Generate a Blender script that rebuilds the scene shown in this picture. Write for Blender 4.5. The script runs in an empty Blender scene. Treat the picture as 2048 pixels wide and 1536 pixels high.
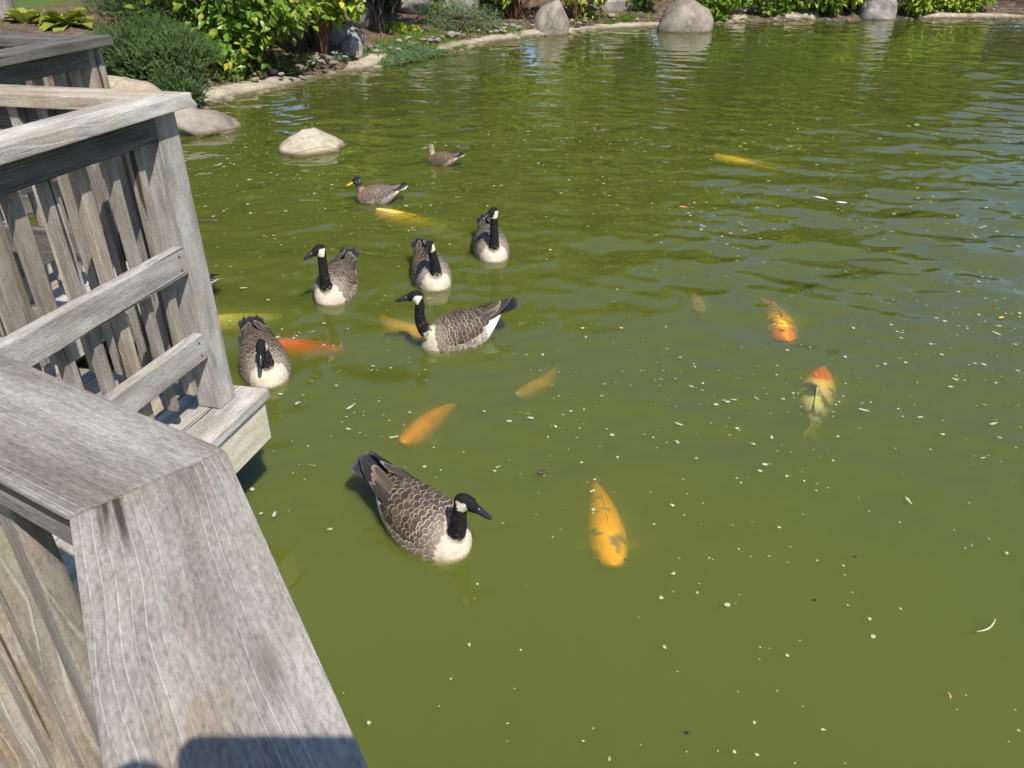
import bpy, bmesh, math, random
import numpy as np
from mathutils import Vector, Matrix, noise, Euler

R = math.radians
random.seed(7)
rng = np.random.default_rng(7)
scene = bpy.context.scene
COL = scene.collection

# ------------------------------------------------------------------ camera, sky, sun, exposure
CAM_H = 2.0
cam_d = bpy.data.cameras.new('camera')
cam_d.sensor_width = 36.0
cam_d.lens = 36.0 * 1538 / 2048
cam_d.clip_start = 0.02
cam_d.clip_end = 1500
cam = bpy.data.objects.new('camera', cam_d)
COL.objects.link(cam)
cam.location = (0, 0, CAM_H)
cam.rotation_euler = (R(90 - 30.6), 0, 0)
scene.camera = cam

SUN_EL, SUN_AZ = 53.5, 149.0        # azimuth clockwise from +Y (north), the sun stands behind and right
sx, sy = math.sin(R(SUN_AZ)), math.cos(R(SUN_AZ))
SUN_DIR = Vector((sx * math.cos(R(SUN_EL)), sy * math.cos(R(SUN_EL)), math.sin(R(SUN_EL))))
world = bpy.data.worlds.new('World')
scene.world = world
world.use_nodes = True
wn = world.node_tree
wn.nodes.clear()
sky = wn.nodes.new('ShaderNodeTexSky')
sky.sky_type = 'NISHITA'
sky.sun_disc = False
sky.sun_elevation = R(SUN_EL)
sky.sun_rotation = R(SUN_AZ)
sky.air_density = 1.0
sky.dust_density = 0.6
sky.ozone_density = 4.5
bg = wn.nodes.new('ShaderNodeBackground')
bg.inputs['Strength'].default_value = 0.122
wo = wn.nodes.new('ShaderNodeOutputWorld')
wn.links.new(sky.outputs[0], bg.inputs[0])
wn.links.new(bg.outputs[0], wo.inputs[0])
sun_d = bpy.data.lights.new('sun', 'SUN')
sun_d.energy = 5.0
sun_d.angle = R(0.53)
sun_d.color = (1.0, 0.95, 0.87)
sun = bpy.data.objects.new('sun', sun_d)
COL.objects.link(sun)
sun.rotation_euler = SUN_DIR.to_track_quat('Z', 'Y').to_euler()
sun.location = SUN_DIR * 30

vs = scene.view_settings
vs.view_transform = 'Standard'
vs.look = 'None'
vs.exposure = 0.30
vs.gamma = 1.0
vs.use_curve_mapping = False
cy = scene.cycles
cy.max_bounces = 6
cy.diffuse_bounces = 2
cy.glossy_bounces = 2
cy.transmission_bounces = 4
cy.transparent_max_bounces = 16
cy.volume_bounces = 2
cy.caustics_reflective = False
cy.caustics_refractive = False
cy.sample_clamp_indirect = 6
cy.use_adaptive_sampling = True
cy.adaptive_threshold = 0.04
cy.adaptive_min_samples = 20
cy.use_light_tree = False
cy.use_denoising = True
try:
    cy.denoiser = 'OPENIMAGEDENOISE'
except Exception:
    pass

# ------------------------------------------------------------------ node helper
class NT:
    def __init__(self, name):
        self.m = bpy.data.materials.new(name)
        self.m.use_nodes = True
        self.t = self.m.node_tree
        self.t.nodes.clear()
        self.out = self.t.nodes.new('ShaderNodeOutputMaterial')

    def n(self, kind, props=None, **ins):
        nd = self.t.nodes.new('ShaderNode' + kind)
        for k, v in (props or {}).items():
            setattr(nd, k, v)
        for k, v in ins.items():
            key = int(k[1:]) if (k[0] == 'i' and k[1:].isdigit()) else k.replace('_', ' ')
            self.set(nd.inputs[key], v)
        return nd

    def set(self, sock, v):
        if isinstance(v, bpy.types.Node):
            v = v.outputs[0]
        if isinstance(v, bpy.types.NodeSocket):
            self.t.links.new(v, sock)
        else:
            if hasattr(sock.default_value, '__len__') and not isinstance(v, (float, int)):
                v = tuple(v)
                if len(v) == 3 and len(sock.default_value) == 4:
                    v = v + (1.0,)
            sock.default_value = v

    def math(self, op, a, b=0.0, clamp=False):
        return self.n('Math', {'operation': op, 'use_clamp': clamp}, i0=a, i1=b)

    def mix(self, f, a, b, mode='MIX'):
        nd = self.t.nodes.new('ShaderNodeMix')
        nd.data_type = 'RGBA'
        nd.blend_type = mode
        self.set(nd.inputs[0], f)
        self.set(nd.inputs[6], a)
        self.set(nd.inputs[7], b)
        return nd.outputs[2]

    def ramp(self, f, stops):
        nd = self.t.nodes.new('ShaderNodeValToRGB')
        cr = nd.color_ramp
        while len(cr.elements) < len(stops):
            cr.elements.new(0.5)
        for e, (p, c) in zip(cr.elements, stops):
            e.position = p
            e.color = (c, c, c, 1) if isinstance(c, (int, float)) else tuple(c) + (1,)
        self.set(nd.inputs[0], f)
        return nd.outputs[0]

    def noise(self, vec, scale, detail=3, rough=0.55, dist=0.0):
        return self.n('TexNoise', None, Vector=vec, Scale=scale, Detail=detail, Roughness=rough, Distortion=dist).outputs[0]

    def map(self, vec, scale=(1, 1, 1), loc=(0, 0, 0)):
        return self.n('Mapping', None, Vector=vec, Scale=scale, Location=loc).outputs[0]

    def bump(self, h, strength=0.5, dist=0.01, normal=None):
        nd = self.n('Bump', None, Height=h, Strength=strength, Distance=dist)
        if normal is not None:
            self.set(nd.inputs['Normal'], normal)
        return nd.outputs[0]

    def bsdf(self, col, rough=0.7, spec=0.3, normal=None, **kw):
        nd = self.n('BsdfPrincipled', None, Base_Color=col, Roughness=rough)
        nd.inputs['Specular IOR Level'].default_value = spec
        if normal is not None:
            self.set(nd.inputs['Normal'], normal)
        for k, v in kw.items():
            self.set(nd.inputs[k.replace('_', ' ')], v)
        return nd

    def done(self, surf, vol=None):
        if surf is not None:
            self.set(self.out.inputs['Surface'], surf)
        if vol is not None:
            self.set(self.out.inputs['Volume'], vol)
        return self.m


MAT = {}

def wood(name, dark, light, warm, ring=34.0, green=0.0):
    g = NT(name)
    obj = g.n('TexCoord').outputs['Object']
    rnd = g.n('ObjectInfo').outputs['Random']
    off = g.n('CombineXYZ', None, X=g.math('MULTIPLY', rnd, 31.7), Y=g.math('MULTIPLY', rnd, 0.31), Z=g.math('MULTIPLY', rnd, 0.17)).outputs[0]
    v = g.n('VectorMath', {'operation': 'ADD'}, i0=obj, i1=off).outputs[0]
    warp = g.noise(g.map(v, (2.2, 5, 5)), 1.0, 2)
    vr = g.n('VectorMath', {'operation': 'ADD'}, i0=g.map(v, (0.22, 1, 1), (0, 0.02, -0.045)), i1=g.n('CombineXYZ', None, X=0.0, Y=g.math('MULTIPLY', g.math('SUBTRACT', warp, 0.5), 0.045), Z=g.math('MULTIPLY', g.math('SUBTRACT', warp, 0.5), 0.03)).outputs[0]).outputs[0]
    rings = g.n('TexWave', {'wave_type': 'RINGS', 'rings_direction': 'X', 'wave_profile': 'SAW'}, Vector=vr, Scale=ring, Distortion=0.9, Detail=2.0, Detail_Scale=1.2).outputs[1]
    fine = g.noise(g.map(v, (105, 310, 310)), 1.0, 4, 0.7)
    fib = g.noise(g.map(v, (11, 150, 150)), 1.0, 4, 0.65)
    tone = g.noise(g.map(v, (3.0, 16, 16)), 1.0, 4, 0.6)
    blot = g.noise(g.map(v, (8, 14, 14)), 1.0, 5, 0.65)
    c1 = g.mix(g.ramp(tone, [(0.36, 0), (0.64, 1)]), dark, light)
    c2 = g.mix(g.math('MULTIPLY', g.ramp(blot, [(0.46, 0), (0.68, 1)]), 0.65), c1, warm)
    brk = g.ramp(g.noise(g.map(v, (3.0, 34, 34), (1, 4, 2)), 1.0, 3), [(0.40, 0), (0.66, 1)])
    c3 = g.mix(g.math('MULTIPLY', g.math('MULTIPLY', g.ramp(rings, [(0.0, 1), (0.07, 1), (0.15, 0), (0.97, 0), (1.0, 1)]), brk), 0.44), c2, (0.62, 0.60, 0.57))
    c4 = g.mix(g.math('MULTIPLY', g.ramp(rings, [(0.12, 0), (0.17, 0.8), (0.34, 0)]), 0.34), c3, (0.14, 0.115, 0.095))
    c5 = g.mix(0.85, c4, g.ramp(fine, [(0.30, 0.58), (0.48, 0.96), (0.70, 1.32)]), 'MULTIPLY')
    c5 = g.mix(0.6, c5, g.ramp(fib, [(0.3, 0.70), (0.5, 1.0), (0.72, 1.15)]), 'MULTIPLY')
    kn = g.n('TexVoronoi', None, Vector=g.map(v, (2.1, 9, 9), (0.4, 0.2, 0.1)), Scale=1.0).outputs['Distance']
    c5 = g.mix(g.math('MULTIPLY', g.ramp(kn, [(0.03, 1), (0.07, 0.45), (0.10, 0)]), 0.6), c5, (0.10, 0.075, 0.055))
    crk = g.ramp(g.noise(g.map(v, (1.3, 42, 42), (3, 1, 7)), 1.0, 2, 0.4), [(0.295, 1), (0.32, 0)])
    c6 = g.mix(g.math('MULTIPLY', crk, 0.85), c5, (0.02, 0.016, 0.013))
    if green > 0:
        moss = g.ramp(g.noise(g.map(v, (3, 9, 9), (5, 2, 1)), 1.0, 4, 0.6), [(0.52, 0), (0.72, 1)])
        c6 = g.mix(g.math('MULTIPLY', moss, green), c6, (0.24, 0.24, 0.10))
    vary = g.n('HueSaturation', None, Color=c6, Value=g.math('ADD', g.math('MULTIPLY', rnd, 0.34), 0.84), Saturation=g.math('ADD', g.math('MULTIPLY', rnd, 0.5), 0.75)).outputs[0]
    h = g.math('ADD', g.math('ADD', g.math('MULTIPLY', fine, 0.5), g.math('MULTIPLY', g.ramp(rings, [(0, 0.8), (0.2, 0.3), (0.9, 0), (1, 0.8)]), 0.35)), g.math('MULTIPLY', crk, -1.4))
    b = g.bump(h, 0.55, 0.003)
    return g.done(g.bsdf(vary, 0.82, 0.22, b))

MAT['wood'] = wood('weathered_wood', (0.20, 0.165, 0.13), (0.41, 0.365, 0.305), (0.30, 0.215, 0.145), green=0.3)
MAT['wood_cap'] = wood('weathered_cap', (0.19, 0.165, 0.138), (0.365, 0.338, 0.298), (0.25, 0.185, 0.13), ring=38.0)
MAT['wood_grey'] = wood('silvered_wood', (0.26, 0.238, 0.215), (0.52, 0.495, 0.465), (0.37, 0.30, 0.225))
MAT['wood_dark'] = wood('weathered_shaded_wood', (0.085, 0.073, 0.062), (0.20, 0.182, 0.165), (0.14, 0.11, 0.08))  # dark timber; on the top rails its tone stands in for shade
MAT['wood_pale'] = wood('pale_board', (0.47, 0.42, 0.32), (0.66, 0.61, 0.49), (0.52, 0.45, 0.32), ring=26)

def vcol_mat(name, rough=0.75, spec=0.2, nscale=160, nstr=0.35, sheen=0.0, stretch=(1, 1, 1), bump=0.3):
    g = NT(name)
    c = g.n('VertexColor', {'layer_name': 'Col'}).outputs[0]
    obj = g.n('TexCoord').outputs['Object']
    nz = g.noise(g.map(obj, stretch), nscale, 3, 0.6)
    col = g.mix(nstr, c, g.ramp(nz, [(0.25, 0.35), (0.5, 0.95), (0.75, 1.45)]), 'MULTIPLY')
    return g.done(g.bsdf(col, rough, spec, g.bump(nz, bump, 0.002)))

MAT['plumage'] = vcol_mat('plumage', 0.8, 0.15, 130, 0.45, stretch=(0.45, 1, 1))
MAT['feather'] = vcol_mat('feather', 0.62, 0.3, 170, 0.3, stretch=(0.3, 1, 1))
MAT['koi'] = vcol_mat('koi_skin', 0.45, 0.3, 40, 0.15, bump=0.0)

def plain(name, col, rough=0.6, spec=0.3, nscale=30, nstr=0.3, metallic=0.0):
    g = NT(name)
    obj = g.n('TexCoord').outputs['Object']
    nz = g.noise(obj, nscale, 4, 0.6)
    c = g.mix(nstr, col, g.ramp(nz, [(0.3, 0.5), (0.7, 1.4)]), 'MULTIPLY')
    return g.done(g.bsdf(c, rough, spec, g.bump(nz, 0.2, 0.002), Metallic=metallic))

MAT['bill'] = plain('bill_black', (0.018, 0.018, 0.021), 0.28, 0.5, 60, 0.3)
MAT['bill_yellow'] = plain('bill_yellow', (0.72, 0.52, 0.03), 0.4, 0.4, 60, 0.2)
MAT['bill_olive'] = plain('bill_olive', (0.42, 0.36, 0.16), 0.45, 0.4, 60, 0.3)
MAT['eye'] = plain('eye_dark', (0.02, 0.012, 0.008), 0.08, 0.6, 10, 0.0)
MAT['foot'] = plain('orange_foot', (0.6, 0.26, 0.04), 0.5, 0.3, 50, 0.2)

def leaf_mat(name, c_lo, c_hi, c_odd, trans=0.35, rough=0.42, odd=0.1):
    g = NT(name)
    r = g.n('Attribute', {'attribute_name': 'rnd'}).outputs['Fac']
    oi = g.n('ObjectInfo').outputs['Random']
    rr = g.math('FRACT', g.math('ADD', r, oi))
    nz = g.noise(g.n('TexCoord').outputs['Object'], 22, 2)
    c = g.mix(g.math('MULTIPLY', g.math('ADD', rr, nz), 0.55), c_lo, c_hi)
    c = g.mix(g.ramp(g.math('FRACT', g.math('MULTIPLY', rr, 7.31)), [(1 - odd - 0.04, 0), (1 - odd + 0.04, 1)]), c, c_odd)
    p = g.bsdf(c, rough, 0.35)
    tr = g.n('BsdfTranslucent', None, Color=g.mix(0.5, c, (0.30, 0.42, 0.03)))
    ms = g.n('MixShader', None, i0=trans, i1=p.outputs[0], i2=tr.outputs[0])
    return g.done(ms)

MAT['leaf_bright'] = leaf_mat('leaf_bright', (0.060, 0.150, 0.018), (0.22, 0.35, 0.040), (0.40, 0.40, 0.05), 0.35, 0.36, 0.13)
MAT['leaf_yellow'] = leaf_mat('leaf_yellow', (0.16, 0.27, 0.022), (0.44, 0.55, 0.055), (0.56, 0.52, 0.07), 0.22, 0.45, 0.2)
MAT['leaf_mid'] = leaf_mat('leaf_mid', (0.04, 0.095, 0.02), (0.10, 0.19, 0.03), (0.22, 0.26, 0.05), 0.3, 0.4, 0.12)
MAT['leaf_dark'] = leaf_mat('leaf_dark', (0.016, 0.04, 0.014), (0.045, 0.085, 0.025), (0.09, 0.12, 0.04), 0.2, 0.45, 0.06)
MAT['leaf_yew'] = leaf_mat('yew_needles', (0.038, 0.085, 0.026), (0.16, 0.25, 0.07), (0.14, 0.17, 0.05), 0.15, 0.5, 0.08)
MAT['leaf_cover'] = leaf_mat('ground_cover', (0.07, 0.135, 0.055), (0.15, 0.23, 0.10), (0.24, 0.28, 0.06), 0.25, 0.6, 0.08)
MAT['leaf_grass'] = leaf_mat('grass_blades', (0.10, 0.17, 0.03), (0.19, 0.27, 0.05), (0.28, 0.27, 0.10), 0.3, 0.6, 0.1)
MAT['leaf_hosta'] = leaf_mat('hosta_leaves', (0.22, 0.27, 0.04), (0.42, 0.42, 0.08), (0.30, 0.34, 0.06), 0.35, 0.4, 0.25)
MAT['leaf_orange'] = leaf_mat('orange_leaves', (0.30, 0.20, 0.04), (0.48, 0.28, 0.06), (0.2, 0.25, 0.04), 0.35, 0.5, 0.2)

def bark(name, a, b):
    g = NT(name)
    obj = g.n('TexCoord').outputs['Object']
    nz = g.noise(g.map(obj, (6, 6, 1.3)), 5, 5, 0.65)
    return g.done(g.bsdf(g.mix(g.ramp(nz, [(0.35, 0), (0.65, 1)]), a, b), 0.9, 0.1, g.bump(nz, 0.8, 0.02)))
MAT['bark'] = bark('bark_grey', (0.05, 0.04, 0.032), (0.17, 0.145, 0.12))
MAT['stem_red'] = bark('stem_red', (0.10, 0.05, 0.03), (0.26, 0.15, 0.09))
MAT['bark_pale'] = bark('bark_pale', (0.16, 0.14, 0.12), (0.36, 0.33, 0.29))

def rock_mat(name, a, b, c, speck=0.35):
    g = NT(name)
    obj = g.n('TexCoord').outputs['Object']
    rnd = g.n('ObjectInfo').outputs['Random']
    v = g.n('VectorMath', {'operation': 'ADD'}, i0=obj, i1=g.n('CombineXYZ', None, X=g.math('MULTIPLY', rnd, 19.0), Y=3.0, Z=1.0)).outputs[0]
    big = g.noise(v, 2.6, 4, 0.6)
    mid = g.noise(v, 11, 5, 0.65)
    fine = g.noise(v, 70, 3, 0.7)
    col = g.mix(g.ramp(big, [(0.38, 0), (0.62, 1)]), a, b)
    col = g.mix(g.ramp(mid, [(0.5, 0), (0.68, 0.8)]), col, c)
    col = g.mix(speck, col, g.ramp(fine, [(0.3, 0.35), (0.5, 1.0), (0.7, 1.5)]), 'MULTIPLY')
    crk = g.ramp(g.n('TexVoronoi', {'feature': 'DISTANCE_TO_EDGE'}, Vector=g.n('VectorMath', {'operation': 'ADD'}, i0=v, i1=g.n('VectorMath', {'operation': 'MULTIPLY'}, i0=g.n('TexNoise', None, Vector=v, Scale=2.5).outputs['Color'], i1=(0.35, 0.35, 0.35)).outputs[0]).outputs[0], Scale=1.1).outputs['Distance'], [(0.0, 1), (0.012, 0)])
    col = g.mix(g.math('MULTIPLY', crk, 0.30), col, (0.05, 0.042, 0.035))
    h = g.math('ADD', g.math('ADD', g.math('MULTIPLY', mid, 1.0), g.math('MULTIPLY', fine, 0.35)), g.math('MULTIPLY', crk, -0.6))
    # waterline algae: sits at the height of the pond surface
    pz = g.n('SeparateXYZ', None, Vector=g.n('NewGeometry').outputs['Position']).outputs[2]
    wet = g.ramp(g.math('ADD', pz, g.math('MULTIPLY', mid, 0.03)), [(0.035, 0.75), (0.065, 0)])
    col = g.mix(wet, col, (0.13, 0.10, 0.035))
    return g.done(g.bsdf(col, 0.85, 0.2, g.bump(h, 0.7, 0.02)))
MAT['rock_tan'] = rock_mat('rock_tan', (0.33, 0.265, 0.185), (0.47, 0.395, 0.29), (0.26, 0.20, 0.135))
MAT['rock_pale'] = rock_mat('rock_pale', (0.36, 0.31, 0.225), (0.50, 0.44, 0.33), (0.27, 0.225, 0.15), 0.5)
MAT['rock_grey'] = rock_mat('rock_grey', (0.23, 0.21, 0.19), (0.38, 0.35, 0.315), (0.15, 0.135, 0.11))
MAT['rock_dark'] = rock_mat('rock_dark', (0.16, 0.138, 0.115), (0.32, 0.275, 0.225), (0.37, 0.295, 0.215))

# ------------------------------------------------------------------ object helpers
def tag(o, label=None, cat=None, group=None, kind=None):
    if label: o['label'] = label
    if cat: o['category'] = cat
    if group: o['group'] = group
    if kind: o['kind'] = kind
    return o

def link(o, parent=None):
    COL.objects.link(o)
    if parent is not None:
        o.parent = parent
    return o

def empty(name, loc=(0, 0, 0), rz=0.0):
    o = bpy.data.objects.new(name, None)
    o.empty_display_size = 0.1
    o.location = loc
    o.rotation_euler = (0, 0, rz)
    return link(o)

def mesh_obj(name, verts, faces, mat, parent=None, smooth=False, rnd=None, cols=None):
    me = bpy.data.meshes.new(name)
    me.from_pydata([tuple(map(float, v)) for v in verts] if not isinstance(verts, np.ndarray) else verts.tolist(), [], faces if isinstance(faces, list) else faces.tolist())
    if rnd is not None:
        at = me.attributes.new('rnd', 'FLOAT', 'POINT')
        at.data.foreach_set('value', np.asarray(rnd, dtype=np.float32))
    if cols is not None:
        set_cols(me, cols)
    if smooth:
        me.polygons.foreach_set('use_smooth', [True] * len(me.polygons))
    me.materials.append(mat)
    me.update()
    return link(bpy.data.objects.new(name, me), parent)

def set_cols(me, cols):
    at = me.color_attributes.new('Col', 'FLOAT_COLOR', 'POINT')
    a = np.ones((len(me.vertices), 4), dtype=np.float32)
    a[:, :3] = np.asarray(cols, dtype=np.float32)
    at.data.foreach_set('color', a.ravel())

def bm_obj(name, bm, mat, parent=None, smooth=False):
    me = bpy.data.meshes.new(name)
    bm.to_mesh(me)
    bm.free()
    if smooth:
        me.polygons.foreach_set('use_smooth', [True] * len(me.polygons))
    me.materials.append(mat)
    return link(bpy.data.objects.new(name, me), parent)

def prism(name, poly, z0, z1, mat, parent, M, bevel=0.004, jit=0.0):
    """extrude a local XY polygon, bevel it lightly, place it with matrix M (local to parent)"""
    bm = bmesh.new()
    lo = [bm.verts.new((x, y, z0)) for x, y in poly]
    hi = [bm.verts.new((x, y, z1)) for x, y in poly]
    n = len(poly)
    a = sum(poly[i][0] * poly[(i + 1) % n][1] - poly[(i + 1) % n][0] * poly[i][1] for i in range(n))
    if a < 0:
        lo.reverse(); hi.reverse()
    bm.faces.new(list(reversed(lo)))
    bm.faces.new(hi)
    for i in range(n):
        bm.faces.new((lo[i], lo[(i + 1) % n], hi[(i + 1) % n], hi[i]))
    if bevel > 0:
        bmesh.ops.bevel(bm, geom=list(bm.edges), offset=bevel, segments=2, profile=0.6, affect='EDGES', clamp_overlap=True)
    o = bm_obj(name, bm, mat, parent)
    o.matrix_basis = M
    return o

def frame(o, x, y, z):
    M = Matrix.Identity(4)
    for i, a in enumerate((x, y, z)):
        a = Vector(a)
        M[0][i], M[1][i], M[2][i] = a
    M[0][3], M[1][3], M[2][3] = o
    return M

def tube(pts, rad, seg=8, caps=True):
    """verts, faces of a tapered tube along pts"""
    pts = [Vector(p) for p in pts]
    V, Fc = [], []
    up = Vector((0, 0, 1))
    prev = None
    for i, p in enumerate(pts):
        d = (pts[min(i + 1, len(pts) - 1)] - pts[max(i - 1, 0)]).normalized()
        if prev is None:
            a = d.cross(up)
            if a.length < 1e-3: a = d.cross(Vector((1, 0, 0)))
        else:
            a = prev - d * prev.dot(d)
        a.normalize(); prev = a
        b = d.cross(a)
        r = rad[i] if hasattr(rad, '__len__') else rad
        for k in range(seg):
            t = 2 * math.pi * k / seg
            V.append(p + (a * math.cos(t) + b * math.sin(t)) * r)
    for i in range(len(pts) - 1):
        for k in range(seg):
            k2 = (k + 1) % seg
            Fc.append((i * seg + k, i * seg + k2, (i + 1) * seg + k2, (i + 1) * seg + k))
    if caps:
        Fc.append(tuple(reversed(range(seg))))
        Fc.append(tuple(range((len(pts) - 1) * seg, len(pts) * seg)))
    return V, Fc

class Bag:
    def __init__(self): self.V, self.F = [], []
    def add(self, V, Fc):
        o = len(self.V)
        self.V += [tuple(v) for v in V]
        self.F += [tuple(i + o for i in f) for f in Fc]

def unit(a):
    return a / np.maximum(np.linalg.norm(a, axis=-1, keepdims=True), 1e-9)

def leaves_arrays(P, D, N, L, W, fold=0.12, droop=0.12):
    D = unit(D)
    S = unit(np.cross(D, N))
    N = np.cross(S, D)
    L = np.asarray(L)[:, None]; W = np.asarray(W)[:, None]
    base = P
    mid = P + D * L * 0.5
    rt = P + D * L * 0.42 + S * W * 0.5 + N * W * fold
    lf = P + D * L * 0.42 - S * W * 0.5 + N * W * fold
    rt2 = P + D * L * 0.74 + S * W * 0.33 + N * (W * fold * 0.5 - L * droop * 0.35)
    lf2 = P + D * L * 0.74 - S * W * 0.33 + N * (W * fold * 0.5 - L * droop * 0.35)
    tip = P + D * L - N * L * droop
    V = np.stack([base, rt, rt2, tip, lf2, lf, mid], 1).reshape(-1, 3)
    f = np.array([[0, 1, 6], [1, 2, 6], [2, 3, 6], [6, 3, 4], [6, 4, 5], [0, 6, 5]])
    n = len(P)
    Fc = (np.arange(n)[:, None, None] * 7 + f[None]).reshape(-1, 3)
    rn = np.repeat(rng.random(n), 7)
    return V, Fc, rn

def rand_dirs(n):
    return unit(rng.normal(size=(n, 3)))

# ------------------------------------------------------------------ terrain and pond
SHORE = [(-6.5, -8), (-6.2, -3), (-5.9, 2), (-5.6, 6), (-4.75, 8.0), (-4.3, 9.3), (-4.05, 10.24), (-3.84, 10.97), (-3.38, 11.73), (-2.96, 12.58),
         (-2.6, 13.16), (-2.22, 13.83), (-1.5, 15.19), (-1.17, 15.66), (-0.64, 16.59), (0.38, 17.9), (1.18, 18.63), (2.26, 19.41),
         (3.25, 19.83), (4.7, 20.6), (5.93, 21.07), (7.29, 21.43), (8.6, 21.56), (10.0, 21.8), (11.3, 21.94), (13.2, 21.85),
         (15.5, 21.0), (18, 18.5), (19.5, 13), (19, 4), (16, -5), (8, -9), (-2, -9.5)]
SP = np.array(SHORE)

def sdist(X, Y):
    """signed distance to the shoreline, positive on land"""
    X = np.asarray(X, float); Y = np.asarray(Y, float)
    best = np.full(X.shape, 1e9)
    inside = np.zeros(X.shape, bool)
    n = len(SP)
    for i in range(n):
        a = SP[i]; b = SP[(i + 1) % n]
        ab = b - a
        t = np.clip(((X - a[0]) * ab[0] + (Y - a[1]) * ab[1]) / (ab @ ab), 0, 1)
        d = np.hypot(X - a[0] - t * ab[0], Y - a[1] - t * ab[1])
        best = np.minimum(best, d)
        cond = ((a[1] > Y) != (b[1] > Y))
        xi = a[0] + (Y - a[1]) / (ab[1] if abs(ab[1]) > 1e-9 else 1e-9) * ab[0]
        inside ^= cond & (X < xi)
    return np.where(inside, -best, best)

def height(X, Y):
    d = sdist(X, Y)
    land = np.interp(d, [0, 0.25, 0.6, 2.0, 5.0, 12, 60], [0.0, 0.06, 0.13, 0.38, 0.72, 1.15, 1.8])
    bed = np.interp(-d, [0, 0.3, 1.2, 3.0], [0.0, -0.35, -0.75, -0.95])
    n1 = 0.05 * np.sin(X * 1.7 + 0.6 * np.sin(Y * 1.1)) * np.sin(Y * 1.4 + 1.3) * np.clip(d, 0, 1)
    return np.where(d > 0, land + n1, bed)

def hgt(x, y):
    return float(height(np.array([x]), np.array([y]))[0])

def build_ground():
    xs = np.concatenate([[-400, -150, -70, -35, -22], np.arange(-16, 24, 0.16), [28, 40, 80, 160, 400]])
    ys = np.concatenate([[-300, -80, -30, -16], np.arange(-11, 5.9, 0.5), np.arange(6, 28, 0.16), [29, 31, 34, 40, 60, 120, 250, 600]])
    X, Y = np.meshgrid(xs, ys)
    Z = height(X, Y)
    rough = np.array([noise.noise(Vector((x * 3.1, y * 3.1, 0))) + 0.5 * noise.noise(Vector((x * 8, y * 8, 4))) for x, y in zip(X.ravel(), Y.ravel())]).reshape(X.shape)
    d = sdist(X, Y)
    Z = Z + rough * 0.03 * np.clip(d * 1.5, 0, 1)
    nx, ny = len(xs), len(ys)
    V = np.stack([X, Y, Z], -1).reshape(-1, 3)
    i = np.arange(nx * ny).reshape(ny, nx)
    Fc = np.stack([i[:-1, :-1], i[:-1, 1:], i[1:, 1:], i[1:, :-1]], -1).reshape(-1, 4)
    g = NT('soil')
    pos = g.n('NewGeometry').outputs['Position']
    big = g.noise(pos, 0.6, 3)
    mid = g.noise(pos, 7, 4, 0.65)
    chip = g.n('TexVoronoi', None, Vector=pos, Scale=38.0).outputs['Color']
    chipv = g.n('SeparateColor', None, Color=chip).outputs[0]
    col = g.mix(g.ramp(mid, [(0.35, 0), (0.65, 1)]), (0.085, 0.060, 0.043), (0.175, 0.125, 0.092))
    col = g.mix(0.6, col, g.ramp(chipv, [(0.0, 0.45), (0.6, 1.0), (1.0, 1.9)]), 'MULTIPLY')
    sp = g.n('SeparateXYZ', None, Vector=pos)
    z = sp.outputs[2]
    far = g.ramp(g.math('ADD', z, g.math('MULTIPLY', big, 0.25)), [(0.93, 0), (0.98, 1)])
    col = g.mix(far, col, g.mix(mid, (0.06, 0.10, 0.02), (0.13, 0.17, 0.045)))
    mud = g.ramp(z, [(-0.02, 1), (0.02, 0)])
    col = g.mix(mud, col, (0.06, 0.06, 0.02))
    m = g.done(g.bsdf(col, 0.95, 0.1, g.bump(g.math('ADD', chipv, mid), 0.8, 0.03)))
    tag(mesh_obj('ground', V, Fc, m, smooth=True), kind='structure')

build_ground()

def catmull(pts, k=6):
    P = [Vector(p) for p in pts]
    out = []
    for i in range(len(P) - 1):
        p0, p1, p2, p3 = P[max(i - 1, 0)], P[i], P[i + 1], P[min(i + 2, len(P) - 1)]
        for j in range(k):
            t = j / k
            out.append(0.5 * ((2 * p1) + (p2 - p0) * t + (2 * p0 - 5 * p1 + 4 * p2 - p3) * t * t + (3 * p1 - p0 - 3 * p2 + p3) * t ** 3))
    out.append(P[-1])
    return out

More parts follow.
